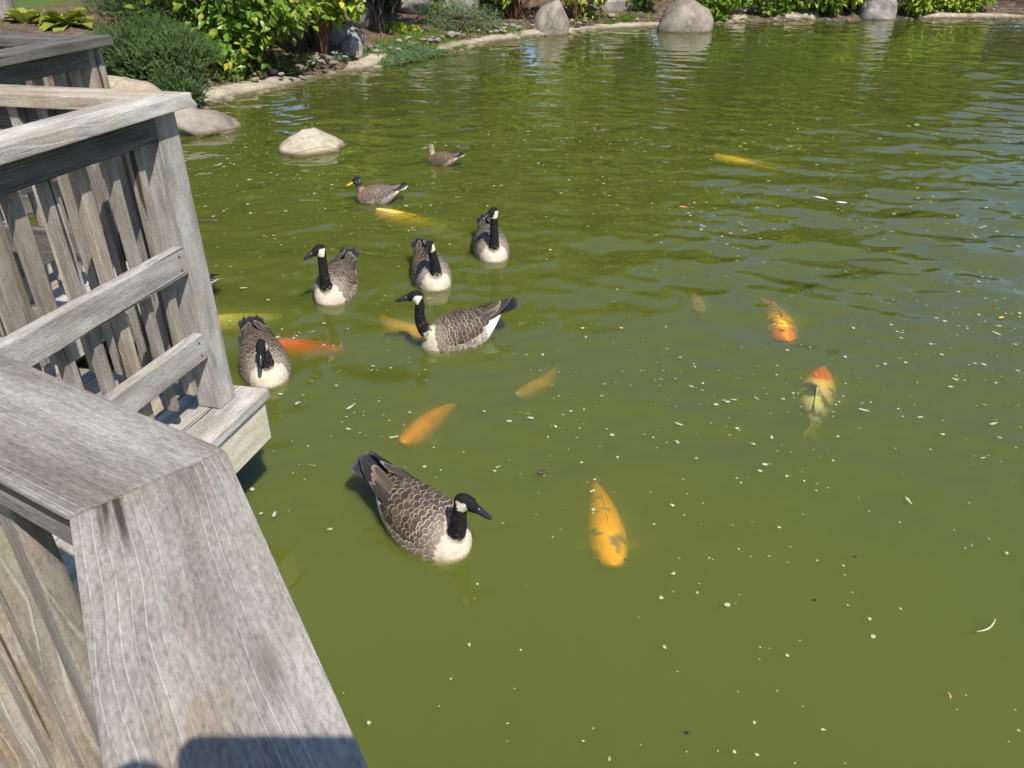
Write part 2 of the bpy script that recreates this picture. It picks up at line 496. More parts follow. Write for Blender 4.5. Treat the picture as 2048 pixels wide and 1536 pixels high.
def build_edging():
    pts = catmull([(x, y, 0) for x, y in SHORE[3:29]], 14)
    prof = [(-0.34, -0.30), (-0.10, -0.10), (0.02, 0.02), (0.09, 0.075), (0.17, 0.115), (0.27, 0.135), (0.38, 0.13), (0.50, 0.10), (0.60, 0.02)]
    V, Fc = [], []
    m = len(prof)
    for i, p in enumerate(pts):
        t = (pts[min(i + 1, len(pts) - 1)] - pts[max(i - 1, 0)]).normalized()
        nrm = Vector((-t.y, t.x, 0))
        wv = 1 + 0.3 * noise.noise(Vector((p.x * 0.9, p.y * 0.9, 5)))
        low = 1.0 - 0.75 * max(0, min(1, (p.x - 4.4) / 0.6)) * max(0, min(1, (11.0 - p.x) / 0.6))
        low *= max(0.25, min(1.15, 0.85 + 1.3 * noise.noise(Vector((p.x * 0.55, p.y * 0.55, 9)))))
        for (a, z) in prof:
            z = z * low if z > 0 else z
            q = p + nrm * (a * wv)
            k = noise.noise(Vector((q.x * 4, q.y * 4, z * 6))) * 0.03 + noise.noise(Vector((q.x * 13, q.y * 13, z * 9))) * 0.012
            V.append((q.x + nrm.x * k, q.y + nrm.y * k, z * (0.9 + 0.5 * noise.noise(Vector((p.x * 0.7, p.y * 0.7, 1)))) + k * 0.6))
    for i in range(len(pts) - 1):
        for j in range(m - 1):
            Fc.append((i * m + j, (i + 1) * m + j, (i + 1) * m + j + 1, i * m + j + 1))
    g = NT('edging_concrete')
    pos = g.n('NewGeometry').outputs['Position']
    a = g.noise(pos, 3, 4, 0.65)
    b = g.noise(pos, 34, 4, 0.7)
    col = g.mix(g.ramp(a, [(0.35, 0), (0.65, 1)]), (0.27, 0.225, 0.165), (0.46, 0.40, 0.30))
    col = g.mix(0.55, col, g.ramp(b, [(0.3, 0.4), (0.5, 1), (0.7, 1.4)]), 'MULTIPLY')
    z = g.n('SeparateXYZ', None, Vector=pos).outputs[2]
    col = g.mix(g.ramp(g.math('ADD', z, g.math('MULTIPLY', b, 0.03)), [(0.045, 0.9), (0.085, 0)]), col, (0.075, 0.065, 0.03))
    mt = g.done(g.bsdf(col, 0.9, 0.15, g.bump(g.math('ADD', a, b), 0.8, 0.02)))
    tag(mesh_obj('pond_edging', V, Fc, mt, smooth=True), kind='structure')

build_edging()

RINGS = [(-0.33, 2.28, 0.35), (-0.3, 3.88, 1.0), (-1.12, 4.54, 1.0), (-0.53, 4.76, 1.0), (-0.15, 5.25, 1.0), (-1.3, 3.54, 0.8), (-1.16, 6.5, 1.0), (-0.69, 7.7, 0.9), (-2.07, 4.6, 0.8),
         (1.565, 3.9, 0.5), (2.1, 8.1, 0.6), (-2.1, 8.35, 0.5), (3.98, 19.0, 1.2)]
WAKES = [(-0.3, 3.88, 1.0, -0.92, -0.38), (-1.12, 4.54, 1.0, -0.12, -1), (-0.53, 4.76, 1.0, 0.3, -0.95), (-0.15, 5.25, 1.0, 0.16, -0.98), (-1.16, 6.5, 1.6, -1, 0.02), (-0.69, 7.7, 1.6, -0.94, 0.34), (-0.33, 2.28, 0.5, 0.76, -0.65), (-1.3, 3.54, 0.8, 0.42, -0.9)]
def build_water():
    """the pond as one closed body of turbid water; its skin carries the ripples as real relief"""
    x0, x1, y0, y1, zb = -6.9, 20.5, -10.2, 22.6, -1.3
    xs = np.concatenate([np.linspace(x0, -4.6, 30), np.arange(-4.55, 12.0, 0.034), np.linspace(12.1, x1, 60)])
    yl = [y0, -6, -3, -1.5, -0.5, 0.3]
    y = 0.8
    while y < y1 - 0.05:
        yl.append(y)
        y += max(0.026, 0.0042 * y)
    yl.append(y1)
    ys = np.array(yl)
    X, Y = np.meshgrid(xs, ys)
    g = np.random.default_rng(21)
    Hh = np.zeros_like(X)
    for i in range(60):
        lam = 0.13 * (7.0 ** g.random())
        th = R(90) + g.normal() * R(34)
        kx, ky = math.cos(th) * 2 * math.pi / lam, math.sin(th) * 2 * math.pi / lam
        a = 0.0125 * (0.6 + 0.8 * g.random()) * lam / (2 * math.pi)
        far = np.clip((lam - 0.0135 * Y) / 0.06 + 0.5, 0, 1)       # the far grid is coarser: leave out what it cannot carry
        Hh += a * far * np.sin(kx * X + ky * Y + g.random() * 6.28)
    patch = np.zeros_like(X)
    for i in range(7):
        th = g.random() * 6.28; lam = g.uniform(1.6, 5.0)
        patch += np.sin((math.cos(th) * X * 0.6 + math.sin(th) * Y) * 2 * math.pi / lam + g.random() * 6.28)
    patch = 0.85 + 0.20 * patch / 1.9
    t = np.clip((Y - 1.5) / 3.2, 0, 1)
    lee = 0.10 + 0.90 * t * t * (3 - 2 * t)
    u = np.clip((X - 1.5 - 0.12 * Y) / 4.0, 0, 1)
    Hh *= lee * np.clip(patch, 0.35, 1.4) * (1 + 0.55 * u * u * (3 - 2 * u)) * np.where(Y > 9, 1 - 0.35 * np.clip((Y - 9) / 6, 0, 1), 1)
    for (bx_, by_, k) in RINGS:
        d = np.hypot(X - bx_, Y - by_)
        Hh += k * 0.0011 * np.sin(2 * math.pi * d / 0.15) * np.exp(-d / 0.55) * np.clip((d - 0.12) / 0.1, 0, 1) * np.clip(lee * 3, 0.25, 1)
    for (bx_, by_, k, hx_, hy_) in WAKES:
        f = (X - bx_) * hx_ + (Y - by_) * hy_
        sd = np.abs(-(X - bx_) * hy_ + (Y - by_) * hx_)
        back = np.clip(0.22 - f, 0, 3)
        arm = sd - 0.10 - 0.36 * back
        Hh += k * 0.0022 * np.cos(2 * math.pi * arm / 0.13) * np.exp(-(arm / 0.12) ** 2) * np.exp(-back / 0.55) * np.clip(back * 6, 0, 1)
    nx, ny = len(xs), len(ys)
    V = np.stack([X, Y, Hh], -1).reshape(-1, 3)
    i = np.arange(nx * ny).reshape(ny, nx)
    top = np.stack([i[:-1, :-1], i[:-1, 1:], i[1:, 1:], i[1:, :-1]], -1).reshape(-1, 4).tolist()
    n0 = nx * ny
    V = np.concatenate([V, np.array([(x0, y0, zb), (x1, y0, zb), (x1, y1, zb), (x0, y1, zb)])])
    S, E, N, W = i[0, :].tolist(), i[:, -1].tolist(), i[-1, ::-1].tolist(), i[::-1, 0].tolist()
    for k, edge in enumerate((S, E, N, W)):
        top.append(tuple(reversed(edge)) + (n0 + k, n0 + (k + 1) % 4))
    top.append((n0 + 3, n0 + 2, n0 + 1, n0))
    g = NT('pond_water')
    fr = g.n('Fresnel', None, IOR=1.43)
    gl = g.n('BsdfGlossy', None, Color=(1, 1, 1), Roughness=0.004)
    # light leaving the water at a flat angle is thinned by refraction
    lw = g.n('LayerWeight', None, Blend=0.5).outputs['Facing']
    thin = g.n('MapRange', None, Value=lw, From_Min=0.30, From_Max=0.92, To_Min=1.0, To_Max=0.42).outputs[0]
    tr = g.n('BsdfTransparent', None, Color=thin)
    ms = g.n('MixShader', None, i0=fr, i1=tr.outputs[0], i2=gl.outputs[0])
    vol = g.n('VolumePrincipled', None, Color=(0.435, 0.495, 0.125), Density=15.0, Anisotropy=0.0)
    m = g.done(ms, vol)
    try:
        m.cycles.homogeneous_volume = True
    except Exception:
        pass
    tag(mesh_obj('pond_water', V, top, m, smooth=True), kind='structure')

build_water()

# ------------------------------------------------------------------ deck with zigzag railings
def v2(a): return Vector((a[0], a[1]))
def isect(p, d, q, e):
    cr = d.x * e.y - d.y * e.x
    t = ((q.x - p.x) * e.y - (q.y - p.y) * e.x) / cr
    return p + d * t

Z_CAP, Z_DECK = 1.573, 0.5
PA, PB, PC = v2((-0.274, 0.601)), v2((-0.977, 2.470)), v2((-1.878, 3.938))
dA1, dA2 = v2((0.504, -0.864)).normalized(), v2((-0.859, 0.511)).normalized()
dB1, dB2 = v2((-0.271, -0.9626)).normalized(), v2((-0.978, 0.208)).normalized()
dC1, dC2 = v2((-0.192, -0.981)).normalized(), v2((-0.994, 0.107)).normalized()
IAB = isect(PA, dA2, PB, dB1)
IBC = isect(PB, dB2, PC, dC1)
P0 = PA + dA1 * 2.3
PD = PC + dC2 * 2.0
LINE = [P0, PA, IAB, PB, IBC, PC, PD]      # outer edge of the hand rail, water on the right

def offset_line(pts, w):
    """shift a polyline to its left by w (towards the deck)"""
    ds = [(pts[i + 1] - pts[i]).normalized() for i in range(len(pts) - 1)]
    ls = [v2((-d.y, d.x)) * w for d in ds]
    out = [pts[0] + ls[0]]
    for i in range(1, len(pts) - 1):
        out.append(isect(pts[i - 1] + ls[i - 1], ds[i - 1], pts[i] + ls[i], ds[i]))
    out.append(pts[-1] + ls[-1])
    return out

CAP_W = 0.137
INN = offset_line(LINE, CAP_W)
RAIL = offset_line(LINE, 0.045)             # outer face of posts and rails

def build_run(i, label, corner_end, mats, post_label=None):
    """one straight run of railing between LINE[i] and LINE[i+1]; corner_end: 0/1 = which end has the corner post"""
    a, b = LINE[i], LINE[i + 1]
    d = (b - a).normalized()
    left = v2((-d.y, d.x))
    mid = (a + b) / 2
    root = empty('railing', (mid.x, mid.y, Z_DECK))
    tag(root, label, 'railing', 'zigzag deck railing')
    T = Matrix.Translation((-mid.x, -mid.y, -Z_DECK))
    X, Yl, Zu = (d.x, d.y, 0), (left.x, left.y, 0), (0, 0, 1)
    # hand rail
    g = 0.0008
    M = T @ frame((a.x, a.y, Z_CAP), X, Yl, Zu)
    loc = lambda p: ((p - a).dot(d), (p - a).dot(left))
    q = [loc(a), loc(b), loc(INN[i + 1]), loc(INN[i])]
    q = [(q[0][0] + g, q[0][1]), (q[1][0] - g, q[1][1]), (q[2][0] - g, q[2][1]), (q[3][0] + g, q[3][1])]
    prism('hand_rail', q, -0.04, 0.0, MAT[mats[0]], root, M, 0.0035)
    # corner post
    if corner_end is not None:
        s0 = 0.04 if corner_end == 0 else None
        L = (b - a).length
        x0 = 0.038 if corner_end == 0 else L - 0.038 - 0.095
        Mp = T @ frame((a.x + d.x * x0 + left.x * 0.045, a.y + d.y * x0 + left.y * 0.045, Z_DECK + 0.001), Zu, X, Yl)
        prism('post', [(0, 0), (Z_CAP - 0.041 - Z_DECK, 0), (Z_CAP - 0.041 - Z_DECK, 0.095), (0, 0.095)], 0.0, 0.095, MAT[mats[1]], root, Mp, 0.004)
    L = (b - a).length
    e0, e1 = 0.05, L - 0.05
    concave0 = i in (2, 4)
    if corner_end == 0:
        e0, e1 = 0.135, L - 0.16 if i in (1, 3) else L - 0.05
    if corner_end == 1:
        e1 = L - 0.135
        e0 = 0.02 if not concave0 else -0.02
    if i in (1, 3) and corner_end is None:
        e0, e1 = 0.16, L - 0.14
    for nm, z0, z1, mt in (('top_rail', 1.452, 1.5315, mats[3]), ('middle_rail', 1.030, 1.120, mats[2]), ('lower_rail', 0.717, 0.810, mats[2])):  # the top rail's dark wood paints in the shade under the hand rail
        wv = 0.0025 * random.uniform(-1, 1)
        Mr = T @ frame((a.x + d.x * e0 + left.x * (0.046 + wv * 0.3), a.y + d.y * e0 + left.y * (0.046 + wv * 0.3), z0), X, Zu, (-left.x, -left.y, 0))
        prism(nm, [(0, 0), (e1 - e0, 0), (e1 - e0, z1 - z0), (0, z1 - z0)], -0.039, 0.0, MAT[mt], root, Mr, 0.004)
    sm = MAT.setdefault('screw', plain('rusty_screw', (0.07, 0.05, 0.04), 0.6, 0.4, 80, 0.3))
    for z in (1.052, 1.098, 0.740, 0.787):
        for xx in (e0 + 0.035, e1 - 0.030):
            c = a + d * xx + left * 0.0455
            V, Fc = tube([(c.x - mid.x, c.y - mid.y, z - Z_DECK), (c.x - left.x * 0.0022 - mid.x, c.y - left.y * 0.0022 - mid.y, z - Z_DECK)], [0.0045, 0.0038], 8)
            mesh_obj('screw', V, Fc, sm, root)
    # slats hang behind the rails, their feet cut to blunt points
    k = 0
    widths = [0.036, 0.027, 0.038, 0.034, 0.037, 0.030]
    s = e0 + 0.045 if corner_end != 1 else None
    pos = []
    if corner_end == 1:
        s = e1 - 0.036
        while s - 0.08 > e0:
            w = widths[k % 6]
            pos.append((s - w + random.uniform(-0.004, 0.004), w)); s -= 0.112; k += 1
    else:
        while s + 0.08 < e1:
            w = widths[k % 6]
            pos.append((s, w)); s += 0.112; k += 1
    for (s, w) in pos:
        zb = 0.585 + random.uniform(-0.006, 0.006)
        ln = 1.5305 - zb
        c = 0.011
        Ms = T @ frame((a.x + d.x * s + left.x * 0.0865, a.y + d.y * s + left.y * 0.0865, zb), Zu, X, Yl)
        rot = Matrix.Rotation(random.uniform(-0.006, 0.006), 4, 'Z')
        prism('slat', [(0, c), (c, 0), (ln, 0), (ln, w), (c, w), (0, w - c)], 0.0, 0.030, MAT['wood'], root, Ms @ rot, 0.003)
    return root

build_run(0, 'nearest railing run with a broad weathered hand rail beside the camera', 1, ('wood_cap', 'wood', 'wood_grey', 'wood_dark'))
build_run(1, 'near railing run turning left from the mitred hand rail corner', None, ('wood_cap', 'wood', 'wood_grey', 'wood_dark'))
build_run(2, 'slatted railing run with the tall corner post and two grey rails facing the camera', 1, ('wood_grey', 'wood_grey', 'wood_grey', 'wood_dark'))
build_run(3, 'railing run with deeply grooved hand rail behind the tall corner post', None, ('wood', 'wood', 'wood_dark', 'wood_dark'))
build_run(4, 'far dark railing run with a corner post below the yew shrub', 1, ('wood_dark', 'wood', 'wood_dark', 'wood_dark'))
build_run(5, 'farthest railing run leading left beneath the hosta clump', None, ('wood_dark', 'wood', 'wood_dark', 'wood_dark'))

def clip(poly, p, nrm):
    out = []
    n = len(poly)
    for i in range(n):
        a, b = poly[i], poly[(i + 1) % n]
        da, db = (a - p).dot(nrm), (b - p).dot(nrm)
        if da >= 0: out.append(a)
        if da * db < 0: out.append(a + (b - a) * (da / (da - db)))
    return out

DK = offset_line(LINE, -0.045)
FA = offset_line(LINE, -0.028)
def build_deck(poly, along, label, edges, piles):
    cx = sum(p.x for p in poly) / len(poly); cyy = sum(p.y for p in poly) / len(poly)
    root = empty('deck_platform', (cx, cyy, Z_DECK))
    tag(root, label, 'deck', 'deck platforms')
    T = Matrix.Translation((-cx, -cyy, -Z_DECK))
    d = along.normalized(); left = v2((-d.y, d.x))
    o = poly[0]
    vals = [(p - o).dot(left) for p in poly]
    s = min(vals) if abs(min(vals)) < abs(max(vals)) else max(vals)
    step = 0.142 if s == min(vals) else -0.142
    for k in range(60):
        s0, s1 = sorted((s + k * step, s + (k + 1) * step))
        s0 += 0.003; s1 -= 0.003
        pl = clip(poly, o + left * s0, left)
        if len(pl) >= 3: pl = clip(pl, o + left * s1, -left)
        if len(pl) < 3: continue
        ref = o + left * s0
        q = [((p - ref).dot(d), (p - ref).dot(left)) for p in pl]
        ar = abs(sum(q[i][0] * q[(i + 1) % len(q)][1] - q[(i + 1) % len(q)][0] * q[i][1] for i in range(len(q)))) / 2
        if ar < 0.004: continue
        M = T @ frame((ref.x, ref.y, Z_DECK - random.uniform(0, 0.003)), (d.x, d.y, 0), (left.x, left.y, 0), (0, 0, 1))
        prism('plank', q, -0.038, 0.0, MAT['wood_grey' if k < 2 else 'wood'], root, M, 0.003)
    for (a, b) in edges:
        e = (b - a).normalized(); l2 = v2((-e.y, e.x))
        L = (b - a).length - 0.004
        M = T @ frame((a.x + e.x * 0.002, a.y + e.y * 0.002, 0.285), (e.x, e.y, 0), (0, 0, 1), (-l2.x, -l2.y, 0))
        prism('fascia_board', [(0, 0), (L, 0), (L, 0.172), (0, 0.172)], -0.036, 0.0, MAT['wood_pale'], root, M, 0.003)
    for (x, y) in piles:
        M = T @ frame((x, y, -0.93), (0, 0, 1), (1, 0, 0), (0, 1, 0))
        prism('pile', [(0, -0.07), (1.38, -0.07), (1.38, 0.07), (0, 0.07)], -0.07, 0.07, MAT['wood_dark'], root, M, 0.006)

g2 = 0.004
build_deck([DK[1], DK[2] + v2((0, -g2)), v2((-3.6, DK[2].y - g2)), v2((-3.6, -2.5)), v2((DK[0].x, -2.5)), DK[0]], dA1,
           'near timber deck platform behind the broad hand rail', [(FA[0], FA[1]), (FA[1], FA[2])], [(-0.75, 0.45), (-2.2, 0.4), (-0.2, -0.6)])
build_deck([DK[3], DK[4] + v2((0, -g2)), v2((-3.6, DK[4].y - g2)), v2((-3.6, DK[2].y + g2)), DK[2] + v2((0, g2))], dB1,
           'middle timber deck platform with pale fascia board above the water', [(FA[2], FA[3]), (FA[3], FA[4])], [(-1.45, 2.15), (-2.9, 2.0)])
build_deck([DK[5], DK[6], v2((-4.8, DK[6].y)), v2((-4.8, DK[4].y + g2)), DK[4] + v2((0, g2))], dC1,
           'far timber deck platform behind the grooved hand rail', [(FA[4], FA[5]), (FA[5], FA[6])], [(-2.4, 3.6), (-4.0, 3.4)])

# ------------------------------------------------------------------ rocks
def rock(label, loc, size, seed, mat, rz=0.0, tilt=(0, 0), rough=0.22, sub=4, sq=2.4, group='garden boulders', dome=0.12):
    bm = bmesh.new()
    bmesh.ops.create_icosphere(bm, subdivisions=sub, radius=1.0)
    s = Vector((seed * 3.17, seed * 1.3, seed * 7.1))
    for v in bm.verts:
        p = v.co.copy()
        r = (abs(p.x) ** sq + abs(p.y) ** sq + abs(p.z) ** sq) ** (-1 / sq)
        n1 = noise.noise(p * 1.1 + s) * rough * 1.5
        n2 = noise.noise(p * 2.6 + s) * rough * 0.55
        n3 = noise.noise(p * 7 + s) * rough * 0.16
        # facets: flatten against a few random planes
        q = p * r * (1 + n1 + n2 + n3)
        v.co = q
    rr = random.Random(seed)
    for k in range(5):
        nrm = Vector((rr.uniform(-1, 1), rr.uniform(-1, 1), rr.uniform(-0.2, 1))).normalized()
        lim = rr.uniform(0.78, 0.95)
        for v in bm.verts:
            dd = v.co.dot(nrm) - lim
            if dd > 0: v.co -= nrm * dd * 0.75
    for v in bm.verts:
        v.co = Vector((v.co.x * size[0], v.co.y * size[1], v.co.z * size[2]))
        zz = max(0, v.co.z / size[2])
        v.co.x *= 1 - dome * zz * zz; v.co.y *= 1 - dome * zz * zz
        v.co += v.co.normalized() * (noise.noise(v.co * 14 + s) * 0.012 + noise.noise(v.co * 5 + s) * 0.02)
    o = bm_obj('boulder', bm, MAT[mat], smooth=True)
    o.location = loc
    o.rotation_euler = (tilt[0], tilt[1], rz)
    tag(o, label, 'rock', group)
    return o

rock('low pale boulder alone in the water left of the ducks', (-2.13, 8.30, -0.02), (0.35, 0.32, 0.20), 3, 'rock_pale', 0.3)
rock('brown grey boulder at the water edge beside the tall corner post', (-3.62, 9.2, 0.0), (0.42, 0.36, 0.25), 12, 'rock_dark', 0.1)
rock('small whitish stone wedged behind the boulder by the corner post', (-4.02, 9.75, 0.13), (0.17, 0.16, 0.17), 21, 'rock_grey', 0.7)
rock('large flat tan boulder below the dark green yew', (-4.95, 10.0, 0.10), (0.66, 0.45, 0.40), 33, 'rock_tan', 0.25, (0, 0.12))
rock('flat grey boulder behind the small round stone on the left bank', (-2.98, 15.0, 0.30), (0.38, 0.32, 0.25), 41, 'rock_grey', 0.2)
rock('small round pale stone among the green ground cover', (-2.70, 14.0, 0.26), (0.19, 0.17, 0.21), 55, 'rock_grey', 0.0, rough=0.12)
rock('tall shaded boulder under the red-stemmed shrub at the far bank', (0.85, 18.7, 0.10), (0.46, 0.42, 0.56), 62, 'rock_dark', 0.5, (0, 0.25), 0.15, sq=2.0)
rock('largest rounded boulder standing in the water at the far bank', (3.98, 19.35, 0.02), (0.72, 0.60, 0.72), 77, 'rock_dark', 0.5, (0, -0.08), 0.12, sq=1.9, dome=0.32)
rock('dark boulder dappled with leaf shadows at the far right bank', (9.45, 22.0, 0.18), (0.52, 0.40, 0.52), 84, 'rock_grey', 0.3, (0, 0.2), 0.2)
rock('grey stone half hidden behind the small tree trunk', (-3.0, 16.6, 0.60), (0.30, 0.26, 0.30), 91, 'rock_grey', 0.5)
rock('pale flat stone high on the left bank behind the trunk', (-2.2, 18.6, 0.72), (0.45, 0.35, 0.35), 97, 'rock_grey', 0.2)
rock('grey stone deep in the shade between the bank shrubs', (-1.2, 18.9, 0.62), (0.42, 0.35, 0.38), 98, 'rock_grey', 0.9)
rock('low pale stone at the waterline right of the largest boulder', (5.6, 21.25, 0.04), (0.30, 0.22, 0.14), 101, 'rock_tan', 0.4)
rock('small tan stone on the slope right of the largest boulder', (6.05, 22.3, 0.28), (0.24, 0.2, 0.20), 103, 'rock_pale', 0.1)
rock('flat ledge stone at the waterline left of the dappled boulder', (7.35, 21.75, 0.06), (0.55, 0.26, 0.16), 107, 'rock_tan', 0.1)
rock('long grey slab lying on the bank between two far boulders', (2.4, 21.2, 0.42), (0.6, 0.3, 0.26), 109, 'rock_grey', 0.1)

# ------------------------------------------------------------------ vegetation
def blob_points(n, c, r, shell=0.55):
    """points spread through an ellipsoid, denser towards its skin, and outward normals"""
    d = rand_dirs(n)
    rad = shell + (1 - shell) * rng.random(n) ** 0.6
    rr = np.array(r)
    return np.array(c) + d * rad[:, None] * rr, unit(d / rr)

def clump_cloud(clumps, per, size, asp=0.5, out=0.6, droop=0.2, jit=0.35, up=0.35):
    """leaves gathered in clumps: clumps = list of (center, radii)"""
    Ps, Ds, Ns, Ls = [], [], [], []
    for c, r in clumps:
        P, N = blob_points(per, c, r, 0.25)
        D = unit(N * out + rand_dirs(per) * 0.7 + np.array([0, 0, -droop]))
        Nn = unit(rand_dirs(per) * 0.7 + np.array([0, 0, up + 0.5]) + N * 0.3)
        Ps.append(P); Ds.append(D); Ns.append(Nn)
        Ls.append(size * (1 - jit + 2 * jit * rng.random(per)))
    P, D, N, L = map(np.concatenate, (Ps, Ds, Ns, Ls))
    return leaves_arrays(P, D, N, L, L * asp * (0.85 + 0.3 * rng.random(len(L))), 0.15, 0.18)

def crown_clumps(n, c, r, cr, seed=0, flat=1.0, shell=0.5):
    rr = random.Random(seed)
    out = []
    while len(out) < n:
        d = Vector((rr.gauss(0, 1), rr.gauss(0, 1), rr.gauss(0, 1))).normalized()
        k = shell + (1 - shell) * rr.random() ** 0.7
        s = cr * rr.uniform(0.6, 1.35)
        out.append(((c[0] + d.x * r[0] * k, c[1] + d.y * r[1] * k, c[2] + d.z * r[2] * k), (s, s, s * flat)))
    return out

def limbs_to(base, targets, r0, seed=0, bag=None, seg=6, kink=0.12):
    rr = random.Random(seed)
    bag = bag or Bag()
    for t in targets:
        a, b = Vector(base), Vector(t)
        L = (b - a).length
        pts = []
        for k in range(6):
            f = k / 5
            p = a.lerp(b, f)
            p.z = a.z + (b.z - a.z) * (f ** 0.8)
            if 0 < k < 5: p += Vector((rr.gauss(0, kink), rr.gauss(0, kink), rr.gauss(0, kink * 0.6))) * L * 0.25
            pts.append(p)
        bag.add(*tube(pts, [r0 * (1 - 0.8 * k / 5) for k in range(6)], seg))
    return bag

def shrub(name, label, x, y, spread, top, mat, leaf=0.09, clumps=26, per=60, cr=0.28, stems=9, stem_mat='stem_red', seed=1, asp=0.5, low=0.12, group='bank shrubs', cat='shrub', droop=0.25):
    z0 = hgt(x, y) - 0.03
    root = empty(name, (x, y, z0))
    tag(root, label, cat, group)
    cl = crown_clumps(clumps, (0, 0, (top + low) / 2), (spread[0], spread[1], (top - low) / 2), cr, seed, 0.85, 0.45)
    V, Fc, rn = clump_cloud(cl, per, leaf, asp, droop=droop)
    mesh_obj('crown', V, Fc, MAT[mat], root, rnd=rn)
    rr = random.Random(seed)
    bag = Bag()
    tg = [c for c, r in cl]
    rr.shuffle(tg)
    for t in tg[:stems]:
        b = (rr.uniform(-0.12, 0.12) * spread[0], rr.uniform(-0.12, 0.12) * spread[1], 0)
        limbs_to(b, [t], 0.016 + 0.006 * top, rr.randint(0, 999), bag, 5, 0.1)
    mesh_obj('stems', bag.V, bag.F, MAT[stem_mat], root, smooth=True)
    return root

def big_leaf_shrub():
    """the large-leaved shrub left of centre: the leaves that show are single parts"""
    x, y = -4.02, 12.4
    z0 = hgt(x, y) - 0.03
    root = empty('broadleaf_shrub', (x, y, z0))
    tag(root, 'large broad-leaved shrub with big bright green leaves overhanging the left bank', 'shrub', 'bank shrubs')
    rr = random.Random(5)
    bag = Bag()
    tips = []
    for k in range(105):
        a = rr.uniform(0, 2 * math.pi)
        rad = rr.uniform(0.15, 1.0)
        hx, hy = math.cos(a) * rad * 1.38, math.sin(a) * rad * 0.95
        hz = rr.uniform(0.25, 2.1) * (1 - 0.28 * rad)
        if hx > 0.35: hz = max(hz, 0.45 + 0.55 * hx)
        b = (rr.uniform(-0.2, 0.2), rr.uniform(-0.2, 0.2), 0)
        limbs_to(b, [(hx, hy, hz)], 0.018, rr.randint(0, 9999), bag, 5, 0.1)
        tips.append(Vector((hx, hy, hz)))
    mesh_obj('stems', bag.V, bag.F, MAT['stem_red'], root, smooth=True)
    P, D, N, L = [], [], [], []
    for t in tips:
        out = Vector((t.x, t.y, 0.0))
        out = out.normalized() if out.length > 0.01 else Vector((1, 0, 0))
        for j in range(26):
            back = rr.random() ** 1.3
            c = t * (1 - 0.45 * back) + Vector((rr.gauss(0, 0.13), rr.gauss(0, 0.13), rr.gauss(0, 0.12)))
            if c.z < 0.06: c.z = 0.06 + rr.random() * 0.2
            if c.x > 0.55 and c.z < 0.5: c.z = 0.5 + rr.random() * 0.3
            d = (out * 0.5 + Vector((rr.gauss(0, 0.6), rr.gauss(0, 0.6), rr.uniform(-0.9, 0.25)))).normalized()
            n = Vector((rr.gauss(0, 0.35) + 0.2, rr.gauss(0, 0.35) - 0.35, 1)).normalized()
            P.append(c); D.append(d); N.append(n); L.append(rr.uniform(0.10, 0.185))
    P, D, N, L = np.array(P), np.array(D), np.array(N), np.array(L)
    # the 300 leaves nearest the camera side are single parts, the rest one mass
    score = -(P[:, 1]) + 0.25 * P[:, 0] + L * 4 - 0.5 * np.maximum(0, P[:, 2] - 1.25)
    order = np.argsort(-score)
    big, rest = order[:300], order[300:]
    V, Fc, rn = leaves_arrays(P[rest], D[rest], N[rest], L[rest], L[rest] * 0.56)
    tag(mesh_obj('foliage', V, Fc, MAT['leaf_bright'], root, rnd=rn), kind='stuff')
    protos = []
    for k in range(4):
        V, Fc, rn = leaves_arrays(np.zeros((1, 3)), np.array([[1.0, 0, 0]]), np.array([[0, 0, 1.0]]), np.array([1.0]), np.array([0.5 + 0.05 * k]), 0.1 + 0.06 * k, 0.08 + 0.07 * k)
        me = bpy.data.meshes.new('leaf')
        me.from_pydata(V.tolist(), [], Fc.tolist())
        at = me.attributes.new('rnd', 'FLOAT', 'POINT')
        at.data.foreach_set('value', np.full(7, 0.13 * k, dtype=np.float32))
        me.materials.append(MAT['leaf_bright'])
        protos.append(me)
    for j, i in enumerate(big):
        d = Vector(D[i]).normalized(); n = Vector(N[i])
        s = d.cross(n).normalized(); n = s.cross(d)
        M = frame(tuple(P[i]), d * L[i], s * -L[i], n * L[i])
        o = bpy.data.objects.new('leaf', protos[j % 4])
        COL.objects.link(o)
        o.parent = root
        o.matrix_basis = M
    return root

